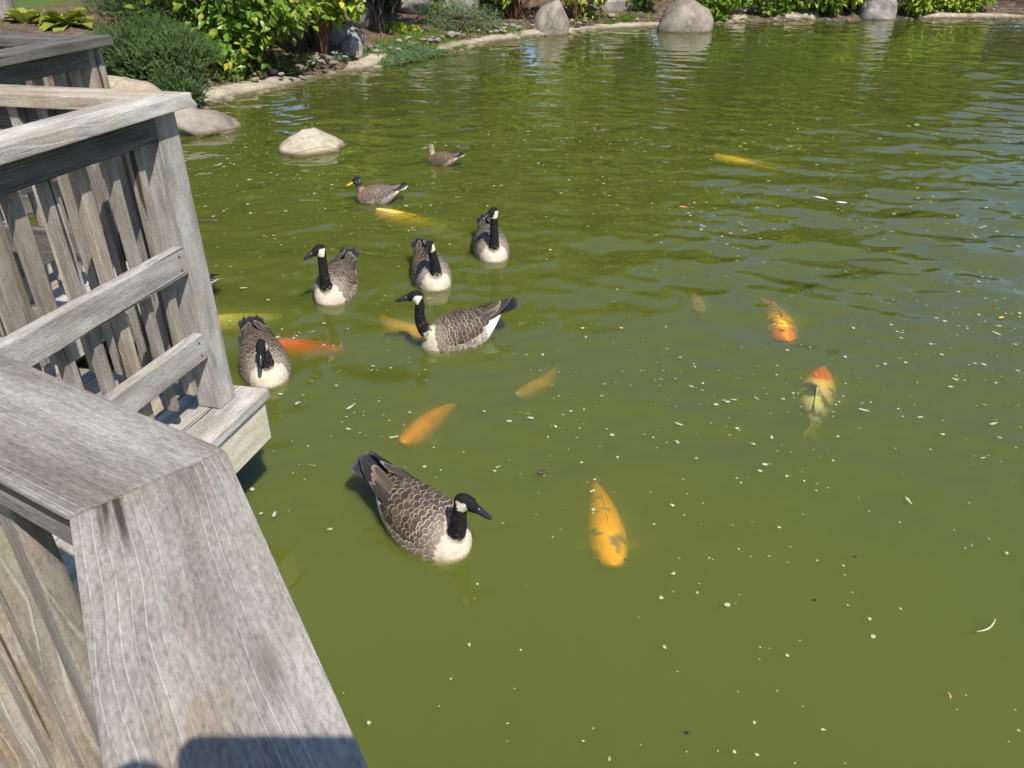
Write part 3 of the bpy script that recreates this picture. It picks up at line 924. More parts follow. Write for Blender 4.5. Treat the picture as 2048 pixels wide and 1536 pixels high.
def yew(name, label, x, y, r, seed, n_sprig=700, dz=0.0):
    """dense needle shrub: sprigs of flat dark needles pointing up and out"""
    z0 = hgt(x, y) - 0.03 + dz
    root = empty(name, (x, y, z0))
    tag(root, label, 'shrub', 'yew shrubs')
    rr = np.random.default_rng(seed)
    subs = [((rr.uniform(-0.55, 0.55) * r[0], rr.uniform(-0.55, 0.55) * r[1], r[2] * rr.uniform(0.25, 0.8)), rr.uniform(0.38, 0.6)) for _ in range(9)] + [((0, 0, r[2] * 0.5), 0.75)]
    Ps, Ds, Ns, Ls, Ws = [], [], [], [], []
    stemb = Bag()
    for i in range(n_sprig):
        c, k = subs[rr.integers(len(subs))]
        d = rr.normal(size=3); d /= np.linalg.norm(d)
        if d[2] < -0.35: d[2] *= -1
        p = np.array(c) + d * np.array(r) * k * (0.72 + 0.28 * rr.random())
        if p[2] < 0.02: continue
        ax = d * 0.8 + np.array([0.1, -0.1, 0.55]) + rr.normal(size=3) * 0.3
        ax /= np.linalg.norm(ax)
        ln = rr.uniform(0.07, 0.13)
        m = 22
        t = np.linspace(0.0, 1.0, m)
        ang = rr.uniform(0, 6.28) + np.arange(m) * 2.4
        a = np.cross(ax, [0, 0, 1.0]) + 1e-4; a /= np.linalg.norm(a); b = np.cross(ax, a)
        side = np.cos(ang)[:, None] * a + np.sin(ang)[:, None] * b
        Ps.append(p + ax * (t[:, None] * ln)); Ds.append(side * 0.85 + ax * 0.75)
        Ns.append(np.tile(ax, (m, 1)) + rr.normal(size=(m, 3)) * 0.2)
        Ls.append(np.full(m, 0.030) * (1.15 - 0.5 * t)); Ws.append(np.full(m, 0.0095))
    P, D, N = map(np.concatenate, (Ps, Ds, Ns))
    L, W = np.concatenate(Ls), np.concatenate(Ws)
    D = unit(D); S = unit(np.cross(D, N))
    V = np.stack([P - S * W[:, None] / 2, P + S * W[:, None] / 2, P + D * L[:, None]], 1).reshape(-1, 3)
    Fc = np.arange(len(V)).reshape(-1, 3)
    mesh_obj('crown', V, Fc, MAT['leaf_yew'], root, rnd=np.repeat(np.repeat(rr.random(len(P) // 22 + 1), 22)[:len(P)], 3))
    bag = Bag()
    for c, k in subs:
        limbs_to((0, 0, 0), [c], 0.02, seed, bag, 5)
    # inner mass of dark leaves makes the middle darker
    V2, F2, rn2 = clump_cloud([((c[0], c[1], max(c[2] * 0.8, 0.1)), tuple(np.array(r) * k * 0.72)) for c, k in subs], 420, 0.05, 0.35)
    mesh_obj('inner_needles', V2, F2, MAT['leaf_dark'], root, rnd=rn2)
    mesh_obj('stems', bag.V, bag.F, MAT['bark'], root, smooth=True)

big_leaf_shrub()
yew('yew_shrub', 'low dark green yew spreading over the tan boulder', -4.85, 11.0, (0.95, 0.75, 0.66), 11, 3000)
yew('yew_shrub', 'taller dark green yew behind the spreading one, left of the broad-leaved shrub', -5.3, 12.6, (1.0, 0.8, 1.15), 12, 3200)
yew('yew_shrub', 'small outlying yew sprig tuft right above the corner post', -4.25, 10.25, (0.35, 0.3, 0.38), 13, 300)
yew('yew_shrub', 'dark yew mass at the far right end of the bank', 14.6, 23.2, (1.6, 1.0, 1.5), 14, 2200)

shrub('broadleaf_shrub', 'second broad-leaved shrub behind the large one, reaching the top edge', -3.35, 14.3, (0.95, 0.6), 2.1, 'leaf_bright', 0.17, 44, 44, 0.30, 10, 'stem_red', 61, 0.55, 0.75)
shrub('broadleaf_shrub', 'broad-leaved branches hanging above the flat grey boulder and round stone', -3.05, 13.6, (0.75, 0.5), 1.9, 'leaf_yellow', 0.16, 40, 46, 0.26, 10, 'stem_red', 63, 0.55, 0.62)
shrub('broadleaf_shrub', 'broad-leaved shrub between the tall yew and the large shrub', -4.75, 13.5, (0.8, 0.6), 1.8, 'leaf_bright', 0.16, 36, 44, 0.30, 10, 'stem_red', 62, 0.55, 0.35)
shrub('red_stem_shrub', 'yellow green shrub with red brown stems left of the shaded boulder', 0.05, 19.3, (0.85, 0.6), 1.7, 'leaf_yellow', 0.14, 34, 46, 0.26, 30, 'stem_red', 31, 0.5, 0.45)
shrub('red_stem_shrub', 'yellow green shrub right behind the shaded boulder', 1.55, 19.9, (0.75, 0.6), 1.7, 'leaf_yellow', 0.13, 32, 46, 0.26, 18, 'stem_red', 32, 0.5, 0.25)
shrub('overhanging_shrub', 'small tree with hanging leaves on the left bank behind the flat grey boulder', -2.55, 16.4, (1.3, 0.8), 2.5, 'leaf_bright', 0.16, 44, 44, 0.32, 7, 'bark', 33, 0.5, 0.85)
shrub('spreading_juniper', 'blue green spreading juniper in front of the shaded bank stones', -1.15, 17.75, (0.85, 0.55), 0.55, 'leaf_cover', 0.055, 40, 110, 0.2, 6, 'bark', 34, 0.3, 0.05)
shrub('leafy_shrub', 'dark green shrub behind the largest boulder', 5.0, 21.25, (0.85, 0.45), 1.0, 'leaf_bright', 0.13, 44, 60, 0.24, 8, 'stem_red', 35, 0.5, 0.0)
shrub('leafy_shrub', 'shaded shrub left behind the largest boulder', 3.1, 21.3, (0.7, 0.5), 1.2, 'leaf_mid', 0.12, 34, 60, 0.24, 8, 'stem_red', 36, 0.5, 0.05)
shrub('leafy_shrub', 'bright green low shrub on the far bank left of the dappled boulder', 7.7, 21.95, (0.8, 0.45), 0.95, 'leaf_bright', 0.14, 40, 60, 0.22, 8, 'stem_red', 37, 0.55, 0.0)
shrub('leafy_shrub', 'broad green shrub overhanging the dappled boulder', 8.9, 22.2, (0.75, 0.5), 1.2, 'leaf_yellow', 0.15, 40, 50, 0.24, 8, 'stem_red', 38, 0.5, 0.25)
shrub('leafy_shrub', 'yellow green shrub right of the dappled boulder', 10.5, 22.3, (0.75, 0.5), 1.0, 'leaf_yellow', 0.13, 42, 60, 0.22, 8, 'stem_red', 39, 0.5, 0.05)
shrub('leafy_shrub', 'pale green rounded bush near the right end of the far bank', 11.9, 22.6, (0.85, 0.5), 1.0, 'leaf_yellow', 0.09, 50, 100, 0.22, 8, 'stem_red', 40, 0.55, 0.02)
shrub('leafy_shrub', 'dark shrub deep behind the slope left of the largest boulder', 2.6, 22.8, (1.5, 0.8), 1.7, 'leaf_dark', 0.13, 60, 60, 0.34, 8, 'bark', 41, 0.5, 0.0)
shrub('leafy_shrub', 'dark shrub behind the slope right of the largest boulder', 5.9, 23.3, (1.3, 0.8), 1.7, 'leaf_dark', 0.13, 60, 60, 0.34, 8, 'bark', 42, 0.5, 0.0)  # dark leaf colour also stands in for shadow on this bank
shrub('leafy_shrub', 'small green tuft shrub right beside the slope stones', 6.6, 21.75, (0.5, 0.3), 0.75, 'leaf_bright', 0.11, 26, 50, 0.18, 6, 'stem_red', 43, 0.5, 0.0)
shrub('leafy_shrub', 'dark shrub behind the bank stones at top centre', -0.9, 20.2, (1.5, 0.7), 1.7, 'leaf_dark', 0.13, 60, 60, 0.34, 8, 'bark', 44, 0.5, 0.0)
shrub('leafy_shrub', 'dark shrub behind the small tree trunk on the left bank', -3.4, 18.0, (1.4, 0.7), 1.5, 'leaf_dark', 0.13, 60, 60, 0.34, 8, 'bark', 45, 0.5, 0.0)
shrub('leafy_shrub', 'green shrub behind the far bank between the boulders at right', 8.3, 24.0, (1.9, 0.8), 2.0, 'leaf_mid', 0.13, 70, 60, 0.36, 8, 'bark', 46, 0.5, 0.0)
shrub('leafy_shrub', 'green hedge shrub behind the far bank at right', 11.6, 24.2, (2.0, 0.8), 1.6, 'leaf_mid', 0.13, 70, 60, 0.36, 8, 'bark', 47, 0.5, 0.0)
shrub('leafy_shrub', 'dark hedge shrub behind the pale bush at the right end', 13.6, 24.0, (1.6, 0.8), 1.3, 'leaf_dark', 0.12, 60, 60, 0.32, 8, 'bark', 50, 0.5, 0.0)  # its dark leaves likewise paint shadow into the right end of the bank
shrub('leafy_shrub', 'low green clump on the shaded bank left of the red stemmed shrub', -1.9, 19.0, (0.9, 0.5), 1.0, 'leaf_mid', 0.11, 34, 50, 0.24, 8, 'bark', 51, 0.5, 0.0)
shrub('orange_shrub', 'shrub with orange tinted leaves at the top left', -5.6, 14.3, (0.7, 0.5), 1.25, 'leaf_orange', 0.07, 24, 60, 0.2, 8, 'stem_red', 48, 0.5, 0.3)
shrub('bare_stem_shrub', 'thin stemmed open shrub beyond the hosta at top left', -7.0, 15.2, (0.65, 0.5), 1.9, 'leaf_dark', 0.06, 26, 16, 0.26, 16, 'bark_pale', 49, 0.5, 0.9)

def hosta(label, x, y, s, n, seed):
    z0 = hgt(x, y) - 0.02
    root = empty('hosta_plant', (x, y, z0))
    tag(root, label, 'plant')
    rr = random.Random(seed)
    for j in range(n):
        a = rr.uniform(0, 6.28)
        el = rr.uniform(0.25, 1.2)
        L = s * rr.uniform(0.6, 1.0)
        d = Vector((math.cos(a) * math.cos(el), math.sin(a) * math.cos(el), math.sin(el)))
        base = Vector((math.cos(a), math.sin(a), 0)) * rr.uniform(0, 0.25) * s
        side = d.cross(Vector((0, 0, 1))).normalized()
        V, Fc = [], []
        m = 7
        for k in range(m):
            t = k / (m - 1)
            w = L * 0.26 * math.sin(math.pi * min(1, t * 0.93 + 0.05)) ** 0.8
            c = base + d * L * t + Vector((0, 0, -0.45 * L * t * t))
            V += [c - side * w + Vector((0, 0, w * 0.35)), c, c + side * w + Vector((0, 0, w * 0.35))]
        for k in range(m - 1):
            for q in (0, 1):
                Fc.append((k * 3 + q, k * 3 + q + 1, k * 3 + q + 4, k * 3 + q + 3))
        mesh_obj('leaf', V, Fc, MAT['leaf_hosta'], root, smooth=True, rnd=[rr.random()] * len(V))
hosta('clump of yellow green hosta leaves left of the dark yew', -7.15, 13.6, 0.55, 46, 3)
hosta('second hosta clump beside the wooden stump at top left', -7.9, 13.8, 0.5, 34, 4)

def stump():
    x, y = -8.55, 14.3
    z0 = hgt(x, y)
    prof = [(0.0, 0.205), (0.35, 0.195), (0.66, 0.19), (0.70, 0.175), (0.735, 0.12), (0.745, 0.03)]
    V, Fc = tube([(0, 0, z) for z, r in prof], [r for z, r in prof], 20)
    V = [Vector(v) + Vector((noise.noise(Vector((v[0] * 8, v[1] * 8, 0))), noise.noise(Vector((v[1] * 8, v[0] * 8, 3))), 0)) * 0.012 for v in V]
    o = mesh_obj('wooden_bollard', V, Fc, MAT['bark_pale'], smooth=False)
    o.location = (x, y, z0 - 0.02)
    tag(o, 'short round wooden bollard standing in the mulch at top left', 'bollard')
stump()

def pathway():
    V, Fc = [], []
    for i in range(24):
        x = -22 + i * 0.70
        yc = 18.7 + 0.35 * math.sin(x * 0.5)
        for dy in (-1.1, -0.35, 0.4, 1.1):
            V.append((x, yc + dy, hgt(x, yc + dy) + 0.05))
    for i in range(23):
        for j in range(3):
            Fc.append((i * 4 + j, (i + 1) * 4 + j, (i + 1) * 4 + j + 1, i * 4 + j + 1))
    tag(mesh_obj('path', V, Fc, plain('path_concrete', (0.52, 0.49, 0.45), 0.9, 0.1, 9, 0.3), smooth=True), kind='structure')
pathway()

def carpet(name, label, cat, poly_c, n, L, mat, hmax, seed, asp=0.3, upright=0.7):
    """low plants growing as one mass inside an ellipse-like patch"""
    rr = np.random.default_rng(seed)
    (cx, cy0, rx, ry, rot) = poly_c
    a = rr.uniform(0, 2 * np.pi, n); k = np.sqrt(rr.random(n))
    edge = 1 + 0.18 * np.sin(a * 3 + seed) + 0.12 * np.sin(a * 7 + 2 * seed)
    px, py = np.cos(a) * k * rx * edge, np.sin(a) * k * ry * edge
    x = cx + px * math.cos(rot) - py * math.sin(rot); y = cy0 + px * math.sin(rot) + py * math.cos(rot)
    if name == 'leaf_litter':
        keep = sdist(x, y) > 0.12
        x, y, k = x[keep], y[keep], k[keep]
        n = len(x)
    z = height(x, y)
    bump = np.array([0.5 + 0.5 * noise.noise(Vector((u * 4, v * 4, seed))) for u, v in zip(x, y)])
    hz = hmax * (1 - k ** 3) * (0.35 + 0.65 * bump) * rr.random(n) ** 0.5
    edge_z = np.maximum(z, 0.03)
    P = np.stack([x, y, edge_z + hz], 1)
    D = unit(rr.normal(size=(n, 3)) + np.array([0, 0, upright]))
    N = unit(rr.normal(size=(n, 3)) * 0.6 + np.array([0, -0.2, 0.8]))
    ln = L * (0.6 + 0.8 * rr.random(n))
    V, Fc, rn = leaves_arrays(P, D, N, ln, ln * asp)
    tag(mesh_obj(name, V, Fc, MAT[mat], rnd=rn), label, cat, kind='stuff')

carpet('ground_cover', 'grey green creeping ground cover spilling over the edging of the left bank', 'ground cover', (-1.95, 14.75, 0.95, 0.5, 1.05), 9000, 0.05, 'leaf_cover', 0.17, 3)
carpet('ground_cover', 'green creeping ground cover round the small round stone', 'ground cover', (-2.75, 14.0, 0.42, 0.28, 0.9), 3200, 0.05, 'leaf_cover', 0.12, 4)
carpet('grass', 'short yellow green grass on the left bank above the ground cover', 'grass', (-1.75, 16.1, 1.05, 0.62, 0.95), 15000, 0.05, 'leaf_grass', 0.02, 5, 0.12, 2.2)
carpet('grass', 'grass tuft on the edging left of the shaded boulder', 'grass', (-0.15, 18.0, 0.5, 0.3, 0.9), 5000, 0.06, 'leaf_grass', 0.06, 6, 0.14, 2.0)
carpet('grass', 'small grass tuft on the slope between the two far boulders', 'grass', (2.75, 20.15, 0.22, 0.15, 0.4), 900, 0.09, 'leaf_grass', 0.10, 7, 0.2, 1.6)
carpet('grass', 'tiny weed tuft on the edging left of the largest boulder', 'grass', (2.35, 19.85, 0.2, 0.12, 0.5), 600, 0.07, 'leaf_grass', 0.05, 8, 0.25, 1.4)
carpet('grass', 'small weed patch at the foot of the small tree trunk', 'grass', (-2.2, 16.75, 0.35, 0.25, 0.3), 1500, 0.08, 'leaf_yellow', 0.10, 9, 0.35, 1.2)
carpet('leaf_litter', 'scattered dry leaves on the mulch of the left bank', 'leaf litter', (-4.5, 13.6, 3.6, 2.6, 0.9), 2600, 0.045, 'leaf_orange', 0.01, 10, 0.55, 0.05)
carpet('leaf_litter', 'scattered dry leaves on the mulch slope at the far bank', 'leaf litter', (3.4, 21.4, 6.0, 1.0, 0.25), 1500, 0.05, 'leaf_orange', 0.01, 11, 0.55, 0.05)

def pebbles():
    rr = random.Random(41)
    line = catmull([(x, y, 0) for x, y in SHORE[5:27]], 10)
    bag = Bag()
    for k in range(420):
        p = line[rr.randrange(len(line) - 1)]
        q = line[min(line.index(p) + 1, len(line) - 1)]
        t = (q - p).normalized(); nrm = Vector((-t.y, t.x, 0))
        c = p + t * rr.uniform(-0.1, 0.1) + nrm * rr.choice((rr.gauss(0.02, 0.06), rr.gauss(0.42, 0.14)))
        r = rr.uniform(0.018, 0.06) * (1.7 if rr.random() < 0.12 else 1)
        z = max(0.0, hgt(c.x, c.y)) + (0.10 if (c - p).dot(nrm) > 0.2 else 0.0)
        bm = bmesh.new()
        bmesh.ops.create_icosphere(bm, subdivisions=2, radius=1.0)
        sd = Vector((k * 1.7, 0, 0))
        V = [Vector((v.co.x * r * 1.2, v.co.y * r, v.co.z * r * 0.7)) * (1 + 0.5 * noise.noise(v.co * 1.3 + sd)) + Vector((c.x, c.y, z)) for v in bm.verts]
        Fc = [tuple(v.index for v in f.verts) for f in bm.faces]
        bm.free()
        bag.add(V, Fc)
    tag(mesh_obj('pebbles', bag.V, bag.F, MAT['rock_dark'], smooth=True), 'loose stones and pebbles strewn along the pond edging', 'pebbles', kind='stuff')
    # weeds rooted in the joint between edging and soil
    P = []
    for k in range(2600):
        j = rr.randrange(len(line) - 1)
        p, q = line[j], line[j + 1]
        t = (q - p).normalized(); nrm = Vector((-t.y, t.x, 0))
        if noise.noise(Vector((p.x * 1.3, p.y * 1.3, 4))) < 0.02: continue
        c = p + t * rr.uniform(-0.12, 0.12) + nrm * rr.gauss(0.52, 0.12)
        P.append((c.x, c.y, max(0.03, hgt(c.x, c.y)) + 0.05))
    P = np.array(P); n = len(P)
    D = unit(rng.normal(size=(n, 3)) * 0.8 + np.array([0, -0.2, 0.9])); N = unit(rng.normal(size=(n, 3)) * 0.6 + np.array([0, -0.3, 0.8]))
    ln = 0.05 + 0.09 * rng.random(n)
    V, Fc, rn = leaves_arrays(P, D, N, ln, ln * 0.28)
    tag(mesh_obj('weeds', V, Fc, MAT['leaf_grass'], rnd=rn), 'small weeds growing along the back of the pond edging', 'weeds', kind='stuff')
pebbles()

# background trees stand beyond the bank; the pond mirrors them
TREE_MESH = {}
def tree_meshes(kind, seed):
    if (kind, seed) in TREE_MESH: return TREE_MESH[(kind, seed)]
    if kind == 'broad':
        cl = crown_clumps(125, (0, 0, 0.54), (0.33, 0.33, 0.46), 0.062, seed, 0.7, 0.72)
        V, Fc, rn = clump_cloud(cl, 88, 0.026, 0.6)
        Vd, Fd, rd = clump_cloud(crown_clumps(70, (0, 0, 0.52), (0.24, 0.24, 0.40), 0.10, seed + 50, 0.9, 0.3), 70, 0.036, 0.65)  # dark inner leaves paint shade into the gaps between the bright clumps
        mat = ('leaf_yellow', 'leaf_bright', 'leaf_yellow')[seed % 3]
        tg = [c for c, r in cl[:16]]
        base = (0, 0, 0.22)
    else:
        cl = []
        rr = random.Random(seed)
        for i in range(120):
            z = rr.random() ** 0.8
            rad = 0.17 * (1 - z) ** 0.8 + 0.015
            a = rr.uniform(0, 6.28)
            cl.append(((math.cos(a) * rad, math.sin(a) * rad, 0.08 + 0.9 * z), (0.05, 0.05, 0.03)))
        V, Fc, rn = clump_cloud(cl, 60, 0.022, 0.25)
        Vd = None
        mat = 'leaf_dark'
        tg = [(0, 0, 0.95)]
        base = (0, 0, 0.2)
    bag = Bag()
    bag.add(*tube([(0, 0, 0), (0.004, 0.003, 0.08), (-0.003, 0.0, 0.16), base], [0.026, 0.02, 0.017, 0.015], 9))
    limbs_to(base, tg, 0.011, seed, bag, 6, 0.12)
    a = mesh_obj('crown', V, Fc, MAT[mat], None, rnd=rn)
    b = mesh_obj('trunk', bag.V, bag.F, MAT['bark'], None, smooth=True)
    ms = [('crown', a.data), ('trunk', b.data)]
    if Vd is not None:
        c = mesh_obj('inner_shade_foliage', Vd, Fd, MAT['leaf_dark'], None, rnd=rd)
        ms.append(('inner_shade_foliage', c.data))
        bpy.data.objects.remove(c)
    TREE_MESH[(kind, seed)] = ms
    bpy.data.objects.remove(a); bpy.data.objects.remove(b)
    return TREE_MESH[(kind, seed)]

def tree(label, x, y, h, kind, seed, wide=1.0, rz=0.0):
    z0 = hgt(x, y) - 0.05
    root = empty('background_tree', (x, y, z0), rz)
    tag(root, label, 'tree', 'trees beyond the far bank')
    for nm, me in tree_meshes(kind, seed):
        o = bpy.data.objects.new(nm, me)
        link(o, root)
        o.scale = (h * wide, h * wide, h)

for t in [('tall tree mirrored left of the middle of the far water', -4.6, 25.0, 9.5, 'broad', 1, 0.95, 0.3),
          ('tall yellow green tree mirrored behind the shaded boulder', -0.6, 24.6, 9.0, 'broad', 2, 0.85, 1.3),
          ('tall tree mirrored above the largest boulder', 3.4, 26.0, 9.6, 'broad', 3, 0.85, 2.0),
          ('bright tree mirrored right of the largest boulder', 6.9, 26.0, 6.4, 'broad', 5, 1.25, 0.8),
          ('narrow dark conifer mirrored left of the blue sky', 11.6, 26.0, 8.6, 'conifer', 1, 1.0, 0.0),
          ('rounded tree mirrored right of the narrow conifer', 13.6, 26.6, 6.2, 'broad', 5, 1.0, 2.6),
          ('low round tree mirrored at the far right', 16.9, 27.0, 3.8, 'broad', 4, 1.3, 0.4),
          ('tree beyond the path mirrored at the far left', -9.5, 24.5, 11.0, 'broad', 4, 1.0, 1.9),
          ('dark conifer behind the left bank shrubs', -7.2, 20.8, 9.5, 'conifer', 2, 1.2, 0.5),
          ('broad tree left of the deck mirrored beside the corner post', -12.5, 17.5, 9.0, 'broad', 3, 1.0, 4.0),
          ('low bushy tree mirrored behind the far right hedge', 9.7, 27.0, 6.8, 'broad', 2, 1.05, 3.0)]:
    tree(*t)

# ------------------------------------------------------------------ water birds
def interp(xs, ys, x):
    return float(np.interp(x, xs, ys))

def smooth_interp(xs, ys):
    """smooth curve through stations, sampled densely"""
    P = catmull([(x, y, 0) for x, y in zip(xs, ys)], 6)
    X = [p.x for p in P]; Y = [p.y for p in P]
    if X[0] > X[-1]: X.reverse(); Y.reverse()
    return lambda x: float(np.interp(x, X, Y))

BX = 0.78
class BodyShape:
    """bird hull: stations along X (forward), top / bottom / half width"""
    def __init__(self, xs, top, bot, hw):
        xs = [x * BX for x in xs]
        self.x0, self.x1 = xs[0], xs[-1]
        self.top, self.bot, self.hw = smooth_interp(xs, top), smooth_interp(xs, bot), smooth_interp(xs, hw)
    def pt(self, x, th, grow=0.0):
        t, b, w = self.top(x), self.bot(x), self.hw(x)
        zc = b + (t - b) * 0.42
        c, s = math.cos(th), math.sin(th)
        e = 0.86
        y = math.copysign(abs(s) ** e, s) * (w + grow)
        z = zc + math.copysign(abs(c) ** e, c) * ((t - zc if c > 0 else zc - b) + grow)
        return Vector((x, y, z))
    def nrm(self, x, th):
        a = self.pt(x + 0.004, th) - self.pt(x - 0.004, th)
        b = self.pt(x, th + 0.03) - self.pt(x, th - 0.03)
        n = a.cross(b)
        if n.length < 1e-9: return Vector((0, 0, 1))
        n.normalize()
        c = Vector((x, 0, self.bot(x) + (self.top(x) - self.bot(x)) * 0.42))
        return n if n.dot(self.pt(x, th) - c) > 0 else -n

def ring_loft(bag, rings):
    n = len(rings[0])
    V = [v for r in rings for v in r]
    Fc = []
    for i in range(len(rings) - 1):
        for k in range(n):
            k2 = (k + 1) % n
            Fc.append((i * n + k, i * n + k2, (i + 1) * n + k2, (i + 1) * n + k))
    Fc.append(tuple(reversed(range(n))))
    Fc.append(tuple(range((len(rings) - 1) * n, len(rings) * n)))
    bag.add(V, Fc)

def remeshed(bag, voxel, iters=6):
    """one continuous skin round overlapping volumes"""
    me = bpy.data.meshes.new('tmp')
    me.from_pydata(bag.V, [], bag.F)
    bm = bmesh.new(); bm.from_mesh(me)
    bmesh.ops.recalc_face_normals(bm, faces=bm.faces)
    bm.to_mesh(me); bm.free()
    o = bpy.data.objects.new('tmp', me)
    COL.objects.link(o)
    m = o.modifiers.new('r', 'REMESH'); m.mode = 'VOXEL'; m.voxel_size = voxel; m.use_smooth_shade = True
    s = o.modifiers.new('s', 'SMOOTH'); s.factor = 0.5; s.iterations = iters
    dg = bpy.context.evaluated_depsgraph_get()
    dg.update()
    out = bpy.data.meshes.new_from_object(o.evaluated_get(dg))
    bpy.data.objects.remove(o); bpy.data.meshes.remove(me)
    out.polygons.foreach_set('use_smooth', [True] * len(out.polygons))
    return out

def feather(bag, cols, base, d, n, L, W, c_in, c_rim, lift=0.12, point=0.0, rim=0.82, curve=0.06, tip_only=0.15):
    """a single vaned feather: shaft, inner vane and pale rim"""
    d = d.normalized(); s = d.cross(n).normalized(); n = s.cross(d)
    prof = [(0.0, 0.30), (0.25, 0.82), (0.55, 1.0), (0.80, 0.86 - 0.25 * point), (0.94, 0.52 - 0.3 * point)]
    V, C = [], []
    def P(t, w):
        return base + d * (L * t) + s * (W * 0.5 * w) + n * (L * lift * t - curve * W * w * w)
    outer = [P(t, -w) for t, w in prof] + [P(1.0, 0)] + [P(t, w) for t, w in reversed(prof)]
    inner = [P(t * 0.93, -w * rim) for t, w in prof] + [P(0.915, 0)] + [P(t * 0.93, w * rim) for t, w in reversed(prof)]
    mid = [P(0.12, 0) + n * 0.0008, P(0.5, 0) + n * 0.0012, P(0.85, 0) + n * 0.0008]
    k = len(outer)
    V = outer + inner + inner + mid
    rt = [0, 0, 0.10, 0.55, 1.0, 1.0, 1.0, 0.55, 0.10, 0, 0]
    edge = [lerp3(c_in, c_rim, tip_only + (1 - tip_only) * q) for q in rt]
    C = edge + edge + [c_in] * k + [tuple(x * 0.75 for x in c_in)] * 3
    Fc = []
    for i in range(k - 1):
        Fc.append((i, i + 1, k + i + 1, k + i))
    o2 = 2 * k; o3 = 3 * k
    h = k // 2
    for i in range(k - 1):
        a, b = o2 + i, o2 + i + 1
        j = i if i < h else (k - 2 - i)
        m = o3 + (0 if j < 1 else (1 if j < 3 else 2))
        Fc.append((a, b, m))
    Fc += [(o2 + 1, o3 + 1, o3), (o2 + 3, o3 + 2, o3 + 1), (o2 + k - 2, o3, o3 + 1), (o2 + k - 4, o3 + 1, o3 + 2)]
    bag.add(V, Fc); cols += C

def lerp3(a, b, t):
    t = max(0.0, min(1.0, t))
    return tuple(a[i] + (b[i] - a[i]) * t for i in range(3))

GOOSE = dict(
    xs=[-0.345, -0.30, -0.24, -0.16, -0.06, 0.04, 0.12, 0.19, 0.24, 0.272],
    top=[0.118, 0.130, 0.142, 0.154, 0.160, 0.154, 0.138, 0.110, 0.070, 0.020],
    bot=[0.095, 0.055, 0.005, -0.055, -0.085, -0.09, -0.085, -0.065, -0.03, 0.000],
    hw=[0.022, 0.050, 0.080, 0.105, 0.121, 0.123, 0.114, 0.094, 0.064, 0.020])
DUCK = dict(
    xs=[-0.345, -0.30, -0.24, -0.16, -0.06, 0.04, 0.12, 0.19, 0.24, 0.272],
    top=[0.125, 0.128, 0.135, 0.150, 0.160, 0.155, 0.138, 0.110, 0.070, 0.020],
    bot=[0.100, 0.060, 0.005, -0.055, -0.09, -0.10, -0.095, -0.07, -0.03, 0.000],
    hw=[0.022, 0.060, 0.095, 0.125, 0.140, 0.140, 0.128, 0.104, 0.070, 0.020])

